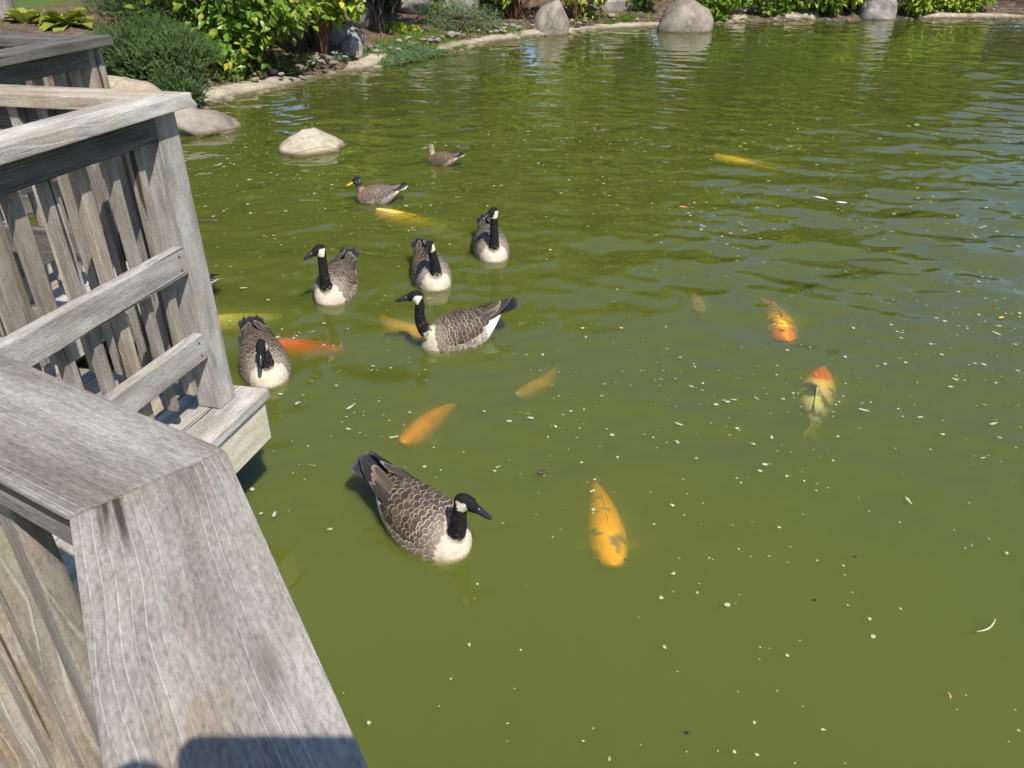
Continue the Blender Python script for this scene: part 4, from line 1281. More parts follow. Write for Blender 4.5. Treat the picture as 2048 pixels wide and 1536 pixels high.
def bird(name, label, cat, group, loc, heading, neck, head_dir, kind='goose', scale=1.0, pitch=0.0, seed=1, tail_up=0.0, wing_split=0.0):
    """neck: points from breast to head in body space; head_dir: where the bill points, in body space"""
    rr = random.Random(seed)
    S = BodyShape(**(GOOSE if kind == 'goose' else DUCK))
    root = empty(name, loc, heading)
    tag(root, label, cat, group)
    bag = Bag()
    # hull
    rings = []
    for i in range(41):
        x = S.x0 + (S.x1 - S.x0) * (0.5 - 0.5 * math.cos(math.pi * i / 40))
        rings.append([S.pt(x, 2 * math.pi * k / 28) for k in range(28)])
    ring_loft(bag, rings)
    # neck
    neck = [(p[0] * (BX + 0.03), p[1], p[2] * 0.92) for p in neck]
    NP = catmull(neck, 8)
    n = len(NP)
    goose = kind == 'goose'
    rad = []
    for i in range(n):
        t = i / (n - 1)
        rad.append(float(np.interp(t, [0, 0.2, 0.42, 0.7, 1.0], [0.066, 0.052, 0.034, 0.0275, 0.0275] if goose else [0.074, 0.060, 0.046, 0.040, 0.042])))
    bag.add(*tube(NP, rad, 16))
    # head
    hd = Vector(head_dir).normalized()
    up = Vector((0, 0, 1)); up = (up - hd * up.dot(hd)).normalized()
    lat = up.cross(hd)
    hc = NP[-1] + hd * 0.012 + up * 0.006
    k = 1.0 if goose else 1.12
    prof = [(-0.048, 0.006, 0.000), (-0.042, 0.019, 0.002), (-0.028, 0.029, 0.004), (-0.008, 0.033, 0.005), (0.014, 0.031, 0.003), (0.034, 0.0235, -0.002), (0.050, 0.016, -0.006), (0.060, 0.010, -0.008)]
    hr = []
    for (a, r, dz) in prof:
        hr.append([hc + hd * (a * k) + up * ((dz + r * 0.98 * math.sin(q)) * k) + lat * (r * 0.80 * k * math.cos(q)) for q in [2 * math.pi * j / 16 for j in range(16)]])
    ring_loft(bag, hr)
    me = remeshed(bag, 0.0062, 5)
    # plumage colours
    nv = len(me.vertices)
    co = np.empty(nv * 3); me.vertices.foreach_get('co', co); co = co.reshape(-1, 3)
    NPa = np.array([tuple(p) for p in NP]); ra = np.array(rad)
    dist = np.linalg.norm(co[:, None, :] - NPa[None], axis=2)
    idx = (dist / ra[None]).argmin(1)
    nd = dist[np.arange(nv), idx] / ra[idx]
    tn = idx / (n - 1)
    hcv, hdv, upv, latv = map(lambda q: np.array(tuple(q)), (hc, hd, up, lat))
    rel = co - hcv
    hx, hy, hz = rel @ hdv / k, rel @ latv / k, rel @ upv / k
    hrad = np.sqrt((hx / 0.062) ** 2 + (hy / 0.036) ** 2 + (hz / 0.042) ** 2)
    nz1 = np.array([noise.noise(Vector(c) * 55) for c in co]); nz2 = np.array([noise.noise(Vector((c[0] * 26, c[1] * 70, c[2] * 70))) for c in co])
    cols = np.zeros((nv, 3))
    for i in range(nv):
        x, y, z = co[i]
        x = x / BX
        f = nz1[i]; g = nz2[i]
        if goose:
            breast = (0.60, 0.515, 0.40)
            flank = lerp3((0.50, 0.43, 0.35), (0.29, 0.235, 0.185), 0.5 + 0.9 * math.sin((x + 0.25 * abs(y) + 0.008 * g) * 150) * 0.5)
            back = (0.10, 0.075, 0.055)
            c = lerp3(flank, breast, (x - 0.08) / 0.09)
            c = lerp3(c, (0.40, 0.335, 0.265), max(0, min(1, (z - 0.07) / 0.035)) * max(0, min(1, (0.20 - x) / 0.05)))
            c = lerp3(c, back, max(0, min(1, (z - 0.095) / 0.03)) * max(0, min(1, (0.12 - x) / 0.08)))
            if x < -0.17 and z < 0.105: c = lerp3(c, (0.82, 0.81, 0.78), (-0.17 - x) / 0.03 + 0.3 * f)
            if x < -0.24 and z > 0.115: c = (0.015, 0.014, 0.014)
            c = tuple(q * (1 + 0.16 * f) for q in c)
            blk = (0.014, 0.013, 0.013)
            border = 0.30 + 0.055 * f + 0.05 * g
            if nd[i] < 1.75 and tn[i] > border and z > 0.03:
                fade = max(0.0, min(1.0, (tn[i] - border) / 0.04))
                q = lerp3(c, blk, fade)
                c = lerp3(q, (0.085, 0.078, 0.072), 0.9 * max(0, f * 0.8 + g * 0.9 - 0.05) * (1.3 - tn[i]))  # grey mottle paints a feather sheen into the black neck
            if hrad[i] < 1.35 and tn[i] > 0.85:
                c = blk
                if abs(hx[i] + 0.012 + 0.55 * hz[i] + 0.003 * f) < 0.0215 and hz[i] < 0.0140 + 0.2 * hx[i] + 0.002 * f:
                    c = (0.78, 0.70, 0.57)
        else:
            drake = kind == 'drake'
            dark, pale = ((0.085, 0.065, 0.05), (0.36, 0.30, 0.24)) if drake else ((0.09, 0.06, 0.038), (0.48, 0.36, 0.235))
            m = 0.5 + 0.75 * f + 0.6 * g
            c = lerp3(dark, pale, m)
            if drake and x > 0.12: c = lerp3(c, (0.33, 0.18, 0.10), (x - 0.12) / 0.06)
            if drake and z < 0.09 and x < 0.1: c = lerp3(c, (0.42, 0.38, 0.34), 0.45)
            if x < -0.26: c = lerp3(c, (0.62, 0.57, 0.50), (-0.26 - x) / 0.05)
            if nd[i] < 1.7 and tn[i] > 0.28:
                hn = (0.03, 0.032, 0.026) if drake else (0.40, 0.32, 0.23)
                nk = (0.26, 0.19, 0.13) if drake else (0.38, 0.30, 0.21)
                c = lerp3(c, lerp3(nk, hn, (tn[i] - 0.5) / 0.2), (tn[i] - 0.28) / 0.12)
                c = tuple(w * (1 + 0.35 * f) for w in c)
            if hrad[i] < 1.35 and tn[i] > 0.8:
                if drake:
                    c = lerp3((0.02, 0.024, 0.02), (0.12, 0.115, 0.105), 0.5 + f if hz[i] < 0.005 else 0.0)
                else:
                    c = lerp3((0.38, 0.30, 0.21), (0.25, 0.19, 0.13), 0.5 + f)
                    if abs(hz[i] - 0.010 - 0.1 * hx[i]) < 0.004 and hx[i] > -0.03: c = (0.07, 0.05, 0.035)
                    if hz[i] > 0.021: c = (0.13, 0.095, 0.06)
        cols[i] = c
    set_cols(me, np.clip(cols, 0.004, 0.95))
    me.materials.clear()
    me.materials.append(MAT['plumage'])
    body = link(bpy.data.objects.new('body', me), root)
    # bill
    bb = Bag()
    if goose:
        bp = [(0.040, 0.0185, 0.0165, -0.004), (0.055, 0.0165, 0.0145, -0.006), (0.070, 0.0135, 0.0125, -0.010), (0.085, 0.0100, 0.0110, -0.0135), (0.098, 0.0070, 0.0090, -0.016), (0.105, 0.0035, 0.0050, -0.018)]
    else:
        bp = [(0.040, 0.0165, 0.0155, -0.004), (0.055, 0.0120, 0.0150, -0.008), (0.072, 0.0080, 0.0155, -0.012), (0.090, 0.0065, 0.0170, -0.014), (0.102, 0.0055, 0.0160, -0.015), (0.109, 0.0030, 0.0080, -0.015)]
    br = []
    for (a, h, w, dz) in bp:
        br.append([hc + hd * (a * k) + up * ((dz + h * math.sin(q)) * k) + lat * (w * math.cos(q) * k) for q in [2 * math.pi * j / 12 for j in range(12)]])
    ring_loft(bb, br)
    mesh_obj('bill', bb.V, bb.F, MAT['bill' if goose else ('bill_yellow' if kind == 'drake' else 'bill_olive')], body, smooth=True)
    # eyes
    for s in (-1, 1):
        bm = bmesh.new()
        bmesh.ops.create_icosphere(bm, subdivisions=2, radius=0.0052 * k)
        e = bm_obj('eye', bm, MAT['eye'], body, True)
        e.location = hc + hd * (0.020 * k) + up * (0.0115 * k) + lat * (s * 0.0215 * k)
    # feathers
    if goose:
        dark, darker, rim = (0.095, 0.068, 0.050), (0.048, 0.036, 0.029), (0.34, 0.26, 0.185)
    elif kind == 'drake':
        dark, darker, rim = (0.20, 0.145, 0.105), (0.075, 0.056, 0.042), (0.40, 0.32, 0.24)
    else:
        dark, darker, rim = (0.135, 0.088, 0.052), (0.060, 0.042, 0.028), (0.46, 0.345, 0.22)
    fb, fc = Bag(), []
    rows = 18
    for r in range(rows):
        t = r / (rows - 1)
        x = 0.185 - 0.40 * t ** 1.35
        L = 0.026 + 0.054 * t
        W = 0.021 + 0.030 * t
        lim = R(98) if t < 0.55 else R(98 - 125 * (t - 0.55))
        circ = 2 * lim * S.hw(x * BX) * 0.95
        cnt = max(4, int(circ / (W * 0.62)))
        lim0 = R(20) * max(0, 1 - t * 5)
        for j in range(cnt + (r % 2)):
            th = -lim + 2 * lim * (j + (0.0 if r % 2 else 0.5)) / cnt + rr.gauss(0, 0.03)
            if abs(th) > lim: continue
            if t < 0.16 and abs(th) < lim0: continue
            xx = (x + rr.gauss(0, 0.004) - 0.03 * abs(th) / lim * t) * BX
            p = S.pt(xx, th, 0.001)
            nn = S.nrm(xx, th)
            ahead = S.pt(xx - 0.02, th) - S.pt(xx, th)
            d = ahead.normalized() + Vector((0, -0.25 * math.copysign(1, th) * max(0, t - 0.4), 0.10 * max(0, abs(th) / lim - 0.3)))
            side = abs(th) / R(98)
            ci = lerp3(dark, darker, t * 1.1 + rr.gauss(0, 0.25) - 0.3 * side)
            kv = rr.uniform(0.75, 1.2)
            ci = tuple(q * kv for q in ci)
            cr = lerp3(rim, tuple(q * 0.45 for q in rim), t * 0.9 + rr.gauss(0, 0.22))
            if goose and side > 0.80:
                ci = lerp3(ci, (0.33, 0.27, 0.215), 0.75); cr = (0.58, 0.51, 0.42)
            elif goose and t < 0.3:
                ci = lerp3(ci, (0.36, 0.295, 0.23), 0.75 * (1 - t / 0.3)); cr = (0.45, 0.375, 0.285)
            if side > 0.86 and t < 0.5 and rr.random() < 0.3: continue
            feather(fb, fc, p, d, nn, L * rr.uniform(0.9, 1.12), W * rr.uniform(0.9, 1.1), ci, cr, 0.055, 0.0, 0.88)
    tag(mesh_obj('back_feathers', fb.V, fb.F, MAT['feather'], root, smooth=True, cols=fc), kind='stuff')
    # folded wings: long flight feathers over the rump
    def bx(p): return Vector((p.x * BX, p.y * 0.90, p.z - 0.004))
    for s in (-1, 1):
        wb, wc = Bag(), []
        for j in range(4):    # darkest primaries, ending beyond the tail base
            b = bx(Vector((-0.16, s * (0.088 - 0.012 * j), 0.112 + 0.006 * j)))
            e = bx(Vector((-0.405 - 0.016 * j, s * (0.040 + wing_split - 0.008 * j), 0.150 + 0.007 * j + tail_up)))
            d = e - b
            feather(wb, wc, b, d, Vector((0, s * 0.5, 0.85)), d.length, 0.030, (0.022, 0.019, 0.018), (0.045, 0.04, 0.037), 0.01, 0.7, 0.9, 0.08)
        for j in range(15):
            f = j / 14
            b = bx(Vector((-0.03 - 0.16 * f, s * (0.108 - 0.066 * f), 0.112 + 0.046 * f)))
            e = bx(Vector((-0.30 - 0.06 * f, s * (0.064 - 0.046 * f + wing_split * (1 - f)), 0.132 + 0.034 * f + tail_up * 0.7)))
            d = e - b
            nn = Vector((0.05, s * (0.70 - 0.5 * f), 0.75 + 0.3 * f)).normalized()
            ci = lerp3((0.042, 0.033, 0.028), (0.085, 0.063, 0.047), f + rr.gauss(0, 0.15))
            if kind != 'goose': ci = lerp3(ci, dark, 0.6)
            feather(wb, wc, b, d, nn, d.length * rr.uniform(0.88, 1.06), 0.027 + 0.006 * f, ci, lerp3((0.15, 0.115, 0.085), rim, 0.5 * f), 0.014 + 0.006 * rr.random(), 0.2, 0.90, 0.10, 0.5)
        mesh_obj('wing', wb.V, wb.F, MAT['feather'], root, smooth=True, cols=wc)
    # tail fan
    tb, tc = Bag(), []
    for j in range(11):
        a = (j - 5) / 5
        b = bx(Vector((-0.30, 0.022 * a, 0.118 - 0.004 * abs(a))))
        d = Vector((-1, 0.33 * a, 0.26 - 0.05 * abs(a) + tail_up * 4))
        if goose: ci, cr = (0.020, 0.019, 0.021), (0.05, 0.048, 0.05)
        else: ci, cr = (0.52, 0.47, 0.40), (0.82, 0.79, 0.74)
        feather(tb, tc, b, d, Vector((0.2, 0.25 * a, 1)), (0.150 if goose else 0.125) - 0.012 * abs(a), 0.038, ci, cr, 0.0, 0.0, 0.9, 0.05)
    mesh_obj('tail', tb.V, tb.F, MAT['feather'], root, smooth=True, cols=tc)
    root.scale = (scale,) * 3
    root.rotation_euler = (0, pitch, heading)
    return root

def hdg(dx, dy): return math.atan2(dy, dx)
GG = 'swimming geese'
bird('goose', 'nearest goose with brown scalloped back and bill pointing right', 'goose', GG, (-0.335, 2.28, -0.005), hdg(0.76, -0.65),
     [(0.10, 0, 0.03), (0.165, 0, 0.075), (0.205, 0, 0.13), (0.212, 0, 0.19), (0.212, 0.004, 0.245), (0.222, 0.008, 0.275)], (0.90, 0.42, -0.28), seed=1, pitch=0.09, tail_up=0.010, wing_split=0.012)
bird('goose', 'tallest goose with upright neck seen from the side facing left', 'goose', GG, (-0.305, 3.88, -0.005), hdg(-0.92, -0.38),
     [(0.10, 0, 0.03), (0.180, 0, 0.085), (0.230, 0, 0.15), (0.240, 0, 0.23), (0.226, 0, 0.30), (0.236, 0, 0.350)], (0.97, -0.12, 0.14), seed=2, tail_up=0.02, pitch=0.10)
bird('goose', 'left goose of the far row with head turned left and a wing feather sticking out', 'goose', GG, (-1.125, 4.545, -0.005), hdg(-0.12, -1),
     [(0.10, 0, 0.03), (0.165, 0, 0.08), (0.205, 0, 0.14), (0.212, 0, 0.23), (0.210, 0, 0.325), (0.215, 0, 0.378)], (0.62, -0.70, -0.16), seed=3, tail_up=0.02, wing_split=0.02)
bird('goose', 'middle goose of the far row partly behind the tallest goose', 'goose', GG, (-0.535, 4.76, -0.005), hdg(0.30, -0.95),
     [(0.10, 0, 0.03), (0.165, 0, 0.08), (0.198, 0, 0.14), (0.200, -0.01, 0.22), (0.198, -0.02, 0.275), (0.205, -0.03, 0.315)], (0.74, -0.62, -0.18), seed=4, tail_up=0.012)
bird('goose', 'right goose of the far row, farthest away and facing the camera', 'goose', GG, (-0.15, 5.25, -0.005), hdg(0.16, -0.98),
     [(0.10, 0, 0.03), (0.165, 0, 0.08), (0.205, 0, 0.14), (0.210, 0, 0.24), (0.208, 0, 0.325), (0.212, 0, 0.378)], (0.60, -0.75, -0.06), seed=5, tail_up=0.012)
bird('goose', 'goose beside the deck corner with lowered head facing the camera', 'goose', GG, (-1.305, 3.54, -0.005), hdg(0.42, -0.90),
     [(0.10, 0, 0.03), (0.155, 0, 0.08), (0.185, 0, 0.13), (0.182, 0, 0.17), (0.182, -0.005, 0.210), (0.198, -0.01, 0.236)], (0.84, -0.30, -0.50), seed=6, tail_up=0.0, wing_split=0.02)
DG = 'swimming ducks'
bird('duck', 'dark headed duck with yellow bill swimming left', 'duck', DG, (-1.165, 6.50, 0.0), hdg(-1, 0.02),
     [(0.10, 0, 0.03), (0.17, 0, 0.08), (0.205, 0, 0.13), (0.215, 0, 0.18), (0.222, 0, 0.222)], (0.93, 0.18, -0.30), 'drake', 0.80, 0.0, 7, 0.012)
bird('duck', 'small mottled brown duck farthest from the camera', 'duck', DG, (-0.69, 7.70, 0.0), hdg(-1, 0.35),
     [(0.10, 0, 0.03), (0.165, 0, 0.085), (0.195, 0, 0.14), (0.200, 0, 0.19), (0.208, 0, 0.232)], (0.96, 0.1, -0.18), 'hen', 0.70, 0.0, 8, 0.0)
bird('duck', 'dark brown duck half hidden behind the tall corner post', 'duck', DG, (-2.07, 4.60, 0.0), hdg(-0.89, 0.45),
     [(0.10, 0, 0.03), (0.165, 0, 0.085), (0.195, 0, 0.14), (0.200, 0, 0.19), (0.208, 0, 0.232)], (0.96, 0.1, -0.18), 'hen', 0.76, 0.0, 9, 0.02)

# ------------------------------------------------------------------ koi under the surface
def koi(label, head, tail, depth, pattern, seed, bend=0.12, width=1.0):
    """head, tail: plan positions; depth: how far the back lies below the surface"""
    h, t = Vector((head[0], head[1], 0)), Vector((tail[0], tail[1], 0))
    L = (h - t).length
    root = empty('koi', ((h.x + t.x) / 2, (h.y + t.y) / 2, 0), math.atan2(h.y - t.y, h.x - t.x))
    tag(root, label, 'koi', 'koi in the pond')
    rr = random.Random(seed)
    xs = [0.5, 0.47, 0.42, 0.34, 0.22, 0.08, -0.08, -0.20, -0.28, -0.33]
    hw = [0.014, 0.056, 0.092, 0.120, 0.136, 0.134, 0.108, 0.074, 0.048, 0.032]
    ht = [0.012, 0.040, 0.062, 0.082, 0.098, 0.102, 0.090, 0.068, 0.050, 0.042]
    def spine(x): return Vector((x * L, math.sin((0.5 - x) * 3.0 + 0.4) * bend * L * (0.5 - x), 0))
    def zc(x): return -depth - interp(xs[::-1], ht[::-1], x) * L - max(0, 0.15 - x) ** 1.3 * L * 0.10
    bag = Bag(); rings = []; cols = []
    X = np.concatenate([np.linspace(0.5, 0.42, 6), np.linspace(0.40, -0.33, 34)])
    for x in X:
        w = interp(xs[::-1], hw[::-1], x) * L * width; hh = interp(xs[::-1], ht[::-1], x) * L
        c = spine(x) + Vector((0, 0, zc(x)))
        ring = []
        for k in range(22):
            a = 2 * math.pi * k / 22
            p = c + Vector((0, math.cos(a) * w, math.sin(a) * hh))
            ring.append(p)
            cols.append(pattern(x, math.cos(a), math.sin(a), noise.noise(Vector((x * 9 + seed, math.cos(a) * 1.6, math.sin(a) * 1.6))), noise.noise(Vector((x * 30, math.cos(a) * 5, seed)))))
        rings.append(ring)
    ring_loft(bag, rings)
    kb = mesh_obj('body', bag.V, bag.F, MAT['koi'], root, smooth=True, cols=cols)
    for s_ in (-1, 1):
        bm = bmesh.new()
        bmesh.ops.create_icosphere(bm, subdivisions=1, radius=0.011 * L)
        e = bm_obj('eye', bm, MAT['eye'], kb, True)
        e.location = spine(0.43) + Vector((0, s_ * 0.082 * L * width, zc(0.43) + 0.018 * L))
    fin_c = tuple(q * 0.85 for q in pattern(0.0, 0, 1, 0, 0))
    def fin(nm, base, tipdirs, ln, thick=0.004):
        V = []; Fc = []
        n = len(tipdirs)
        for s in (0.5, -0.5):
            V += [b + Vector((0, 0, thick * s)) for b in base] + [b + dd * ln * (0.9 + 0.12 * math.sin(i * 2.1)) + Vector((0, 0, thick * s * 0.3)) for i, (b, dd) in enumerate(zip(base, tipdirs))]
        m = 2 * n
        for i in range(n - 1):
            Fc.append((i, i + 1, n + i + 1, n + i)); Fc.append((m + i + 1, m + i, m + n + i, m + n + i + 1))
        Fc.append((n - 1, 0, n, 2 * n - 1)) if False else None
        for i in range(n - 1):
            Fc.append((n + i, n + i + 1, m + n + i + 1, m + n + i))
        mesh_obj(nm, V, Fc, MAT['koi'], root, smooth=True, cols=[fin_c] * len(V))
    e = spine(-0.32) + Vector((0, 0, zc(-0.32)))
    back = (spine(-0.33) - spine(-0.28)).normalized()
    fin('tail_fin', [e + Vector((0, 0.012 * L * (i - 2) / 2, 0.03 * L * (i - 2) / 2 - 0.01)) for i in range(5)], [(back + Vector((0, 0.45 * (i - 2) / 2, 0.12 * (i - 2) / 2 - 0.12))) for i in range(5)], 0.16 * L)
    fin('dorsal_fin', [spine(x) + Vector((0, 0, zc(x) + interp(xs[::-1], ht[::-1], x) * L * 0.96)) for x in (0.14, 0.08, 0.0, -0.1, -0.17)], [Vector((-0.5, 0.15, 0.25)) for _ in range(5)], 0.07 * L)
    for s in (-1, 1):
        x = 0.27
        b = spine(x) + Vector((0, s * 0.09 * L * width, zc(x) - 0.01))
        fin('pectoral_fin', [b + Vector((-0.012 * L * i, 0, -0.004 * i)) for i in range(4)], [Vector((-0.35 - 0.3 * i, s * (1 - 0.12 * i), -0.12)).normalized() for i in range(4)], 0.14 * L)
    return root

def pat_plain(c, dark=None, amt=0.0, head=None):
    def f(x, cy_, cz, n1, n2):
        k = c
        if head and x > 0.30: k = head
        k = lerp3(k, tuple(min(1, q * 1.25) for q in k), 0.5 + n1)
        if dark and cz > -0.2 and n1 + 0.5 * n2 > 0.32 - amt: k = lerp3(k, dark, 0.85)
        return k
    return f
def pat_tri(x, cy_, cz, n1, n2):
    if x > 0.28: return (0.80, 0.17, 0.03) if n1 > -0.25 else (0.75, 0.60, 0.25)
    base = lerp3((0.88, 0.52, 0.10), (0.82, 0.70, 0.28), (0.3 - x) * 3)
    return lerp3(base, (0.07, 0.07, 0.05), (n1 + 0.4 * n2 - 0.10) * 5 if cz > -0.1 else 0)
def pat_scale(x, cy_, cz, n1, n2):
    if x > 0.27: return (0.85, 0.27, 0.03) if not (n1 > 0.35) else (0.10, 0.05, 0.02)
    if x < 0.25 and n2 > 0.15: return (0.16, 0.07, 0.015)
    return (0.86, 0.44, 0.05)

GOLD, YEL, LEM, ORG, RED = (0.88, 0.46, 0.04), (0.86, 0.58, 0.05), (0.80, 0.66, 0.16), (0.86, 0.30, 0.04), (0.80, 0.14, 0.04)
koi('big golden koi mottled grey right of the nearest goose', (0.375, 2.10), (0.345, 2.72), 0.010, pat_plain((0.90, 0.40, 0.03), (0.22, 0.17, 0.09), -0.02), 1, 0.05, 0.95)
koi('orange koi above the nearest goose pointing down left', (-0.51, 2.90), (-0.24, 3.33), 0.020, pat_plain(ORG), 2, -0.12, 1.0)
koi('white and black koi with red orange head at right', (1.66, 3.58), (1.42, 2.98), 0.007, pat_tri, 3, 0.05, 1.05)
koi('orange koi with dark netted scales swimming towards the camera at right', (1.565, 3.88), (1.58, 4.66), 0.004, pat_scale, 4, 0.16, 0.95)
koi('small dim brown koi left of the netted orange koi', (1.165, 4.30), (1.16, 4.74), 0.022, pat_plain((0.70, 0.42, 0.06), (0.05, 0.04, 0.03), 0.1), 5, 0.1, 0.9)
koi('bright yellow koi in the far open water at right', (2.10, 8.08), (2.72, 7.45), 0.003, pat_plain(YEL), 6, -0.05, 1.35)
koi('yellow koi below the dark headed duck', (-1.13, 6.28), (-0.40, 5.86), 0.004, pat_plain(YEL, None, 0, (0.85, 0.50, 0.12)), 7, 0.05, 1.3)
koi('pale brown patterned koi behind the yellow one left of the farthest goose', (-0.62, 5.78), (-0.02, 5.55), 0.050, pat_plain((0.6, 0.48, 0.2), (0.08, 0.06, 0.04), 0.1), 8, 0.05, 0.9)
koi('lemon yellow koi just right of the tall corner post', (-1.92, 4.17), (-1.32, 4.33), 0.016, pat_plain(LEM), 9, 0.05, 1.3)
koi('red orange koi behind the goose at the deck corner', (-1.42, 3.90), (-0.86, 3.86), 0.014, pat_plain(RED), 10, 0.05, 1.25)
koi('golden koi with head hidden behind the tallest goose', (-0.46, 3.98), (-0.86, 4.36), 0.018, pat_plain(GOLD), 11, -0.15, 1.2)
koi('faint pale orange koi deep in the middle of the pond', (0.02, 3.34), (0.26, 3.72), 0.036, pat_plain((0.88, 0.45, 0.08)), 12, 0.15, 0.9)

# ------------------------------------------------------------------ things floating on the water
def flecks():
    rr = random.Random(77)
    V, Fc, rn = [], [], []
    birds = [o.location for o in scene.objects if o.name.startswith(('goose', 'duck'))]
    def add(x, y, r, asp, rot, z=0.002):
        for b in birds:
            if (b.x - x) ** 2 + (b.y - y) ** 2 < 0.30 ** 2: return
        o = len(V)
        m = 9
        V.append((x, y, z + r * 0.25))
        for k in range(m):
            a = 2 * math.pi * k / m
            q = r * (1 + 0.35 * rr.gauss(0, 1) * 0.6)
            px, py = math.cos(a) * q * asp, math.sin(a) * q
            V.append((x + px * math.cos(rot) - py * math.sin(rot), y + px * math.sin(rot) + py * math.cos(rot), z))
        for k in range(m): Fc.append((o, o + 1 + k, o + 1 + (k + 1) % m))
    def water(x, y):
        return float(sdist(np.array([x]), np.array([y]))[0]) < -0.3
    n = 0
    while n < 2600:
        y = 1.25 + 8.5 * rr.random() ** 1.15
        depth = y * math.cos(R(30.6)) + 2 * math.sin(R(30.6))
        xm = 0.72 * depth
        x = rr.uniform(-xm, xm)
        dens = (0.34 + 0.66 * max(0, min(1, (y - 2.2) / 2.5))) * max(0.12, min(1, 0.42 + 1.1 * noise.noise(Vector((x * 0.55, y * 0.75, 3))) + 1.1 * noise.noise(Vector((x * 2.2, y * 3.0, 8)))))
        if rr.random() > dens or not water(x, y): continue
        r = 0.0013 + 0.0075 * rr.random() ** 4.0 * (0.75 + 0.07 * y) + 0.0004 * y
        add(x, y, r, rr.uniform(1.0, 1.6) if rr.random() < 0.95 else rr.uniform(2.5, 4), rr.uniform(0, 3.14)); n += 1
    g = NT('foam_fleck')
    p = g.noise(g.n('NewGeometry').outputs['Position'], 260, 2)
    m = g.done(g.bsdf(g.mix(g.ramp(p, [(0.40, 0), (0.6, 1)]), (0.30, 0.32, 0.18), (0.52, 0.52, 0.37)), 0.7, 0.3))
    tag(mesh_obj('floating_flecks', V, Fc, m, smooth=True), 'pale flecks of foam and seed scattered over the water', 'flecks', kind='stuff')

flecks()

def scrap(name, label, cat, pts, rad, col, group=None, flat=1.0):
    V, Fc = tube(pts, rad, 6)
    V = [(v[0], v[1], 0.004 + (v[2] - 0.004) * flat) for v in V]
    tag(mesh_obj(name, V, Fc, plain('scrap', col, 0.7, 0.2, 60, 0.2), smooth=True), label, cat, group)

def wpt(px, py):
    """plan position of a photograph point on the water sheet (only used to lay the scraps out in plan)"""
    F = 1538.0; P = R(30.6)
    d = Vector((px - 1024, (768 - py) * math.sin(P) + F * math.cos(P), (768 - py) * math.cos(P) - F * math.sin(P)))
    t = -CAM_H / d.z
    return Vector((d.x * t, d.y * t, 0.004))

def bent(a, b, k=0.15, n=6):
    d = b - a; s = Vector((-d.y, d.x, 0))
    return [a + d * (i / (n - 1)) + s * (k * 4 * (i / (n - 1)) * (1 - i / (n - 1))) for i in range(n)]

scrap('twig', 'pale curved twig floating at the lower right', 'twig', bent(wpt(1952, 1265), wpt(1990, 1238), -0.12), [0.0012, 0.0022, 0.0025, 0.0025, 0.002, 0.001], (0.62, 0.56, 0.36))
scrap('leaf_sliver', 'short yellow leaf sliver floating near the right lower edge', 'leaf', bent(wpt(1893, 1385), wpt(1900, 1399), 0.15), [0.0008, 0.0025, 0.003, 0.003, 0.002, 0.001], (0.62, 0.42, 0.08))
scrap('leaf', 'small orange leaf floating in the open water above the netted koi', 'leaf', bent(wpt(1358, 414), wpt(1373, 415), 0.1), [0.004, 0.014, 0.018, 0.017, 0.012, 0.004], (0.75, 0.30, 0.10), flat=0.15)
scrap('leaf', 'small orange leaf floating right of the netted koi', 'leaf', bent(wpt(1997, 637), wpt(2008, 635), 0.1), [0.003, 0.008, 0.011, 0.010, 0.008, 0.003], (0.75, 0.40, 0.12), flat=0.15)
scrap('leaf', 'dark brown leaf lying in the water left of the big golden koi', 'leaf', bent(wpt(1075, 948), wpt(1097, 944), 0.1), [0.003, 0.009, 0.012, 0.012, 0.009, 0.003], (0.10, 0.07, 0.05), flat=0.15)
scrap('white_feather', 'white feather floating at the far right', 'feather', bent(wpt(1628, 394), wpt(1655, 400), 0.08), [0.004, 0.012, 0.016, 0.015, 0.010, 0.003], (0.85, 0.85, 0.82), flat=0.3)
scrap('white_feather', 'smaller white feather floating beside the other feather', 'feather', bent(wpt(1672, 404), wpt(1694, 406), -0.08), [0.004, 0.011, 0.014, 0.013, 0.009, 0.003], (0.85, 0.85, 0.82), flat=0.3)
for lab, px, py in (('tiny black seed floating near the bottom centre', 1373, 1468), ('black seed hull floating right of the big golden koi', 1628, 1202), ('black seed speck floating far right of the big golden koi', 1709, 1115),
                    ('dark seed floating left of the red headed koi', 1297, 806)):
    p = wpt(px, py)
    scrap('seed', lab, 'seed', [p + Vector((-0.006, 0, 0)), p + Vector((-0.002, 0.001, 0)), p + Vector((0.003, 0.001, 0)), p + Vector((0.007, 0.002, 0))], [0.001, 0.005, 0.0045, 0.001], (0.02, 0.016, 0.015), 'dark floating seeds', 0.4)

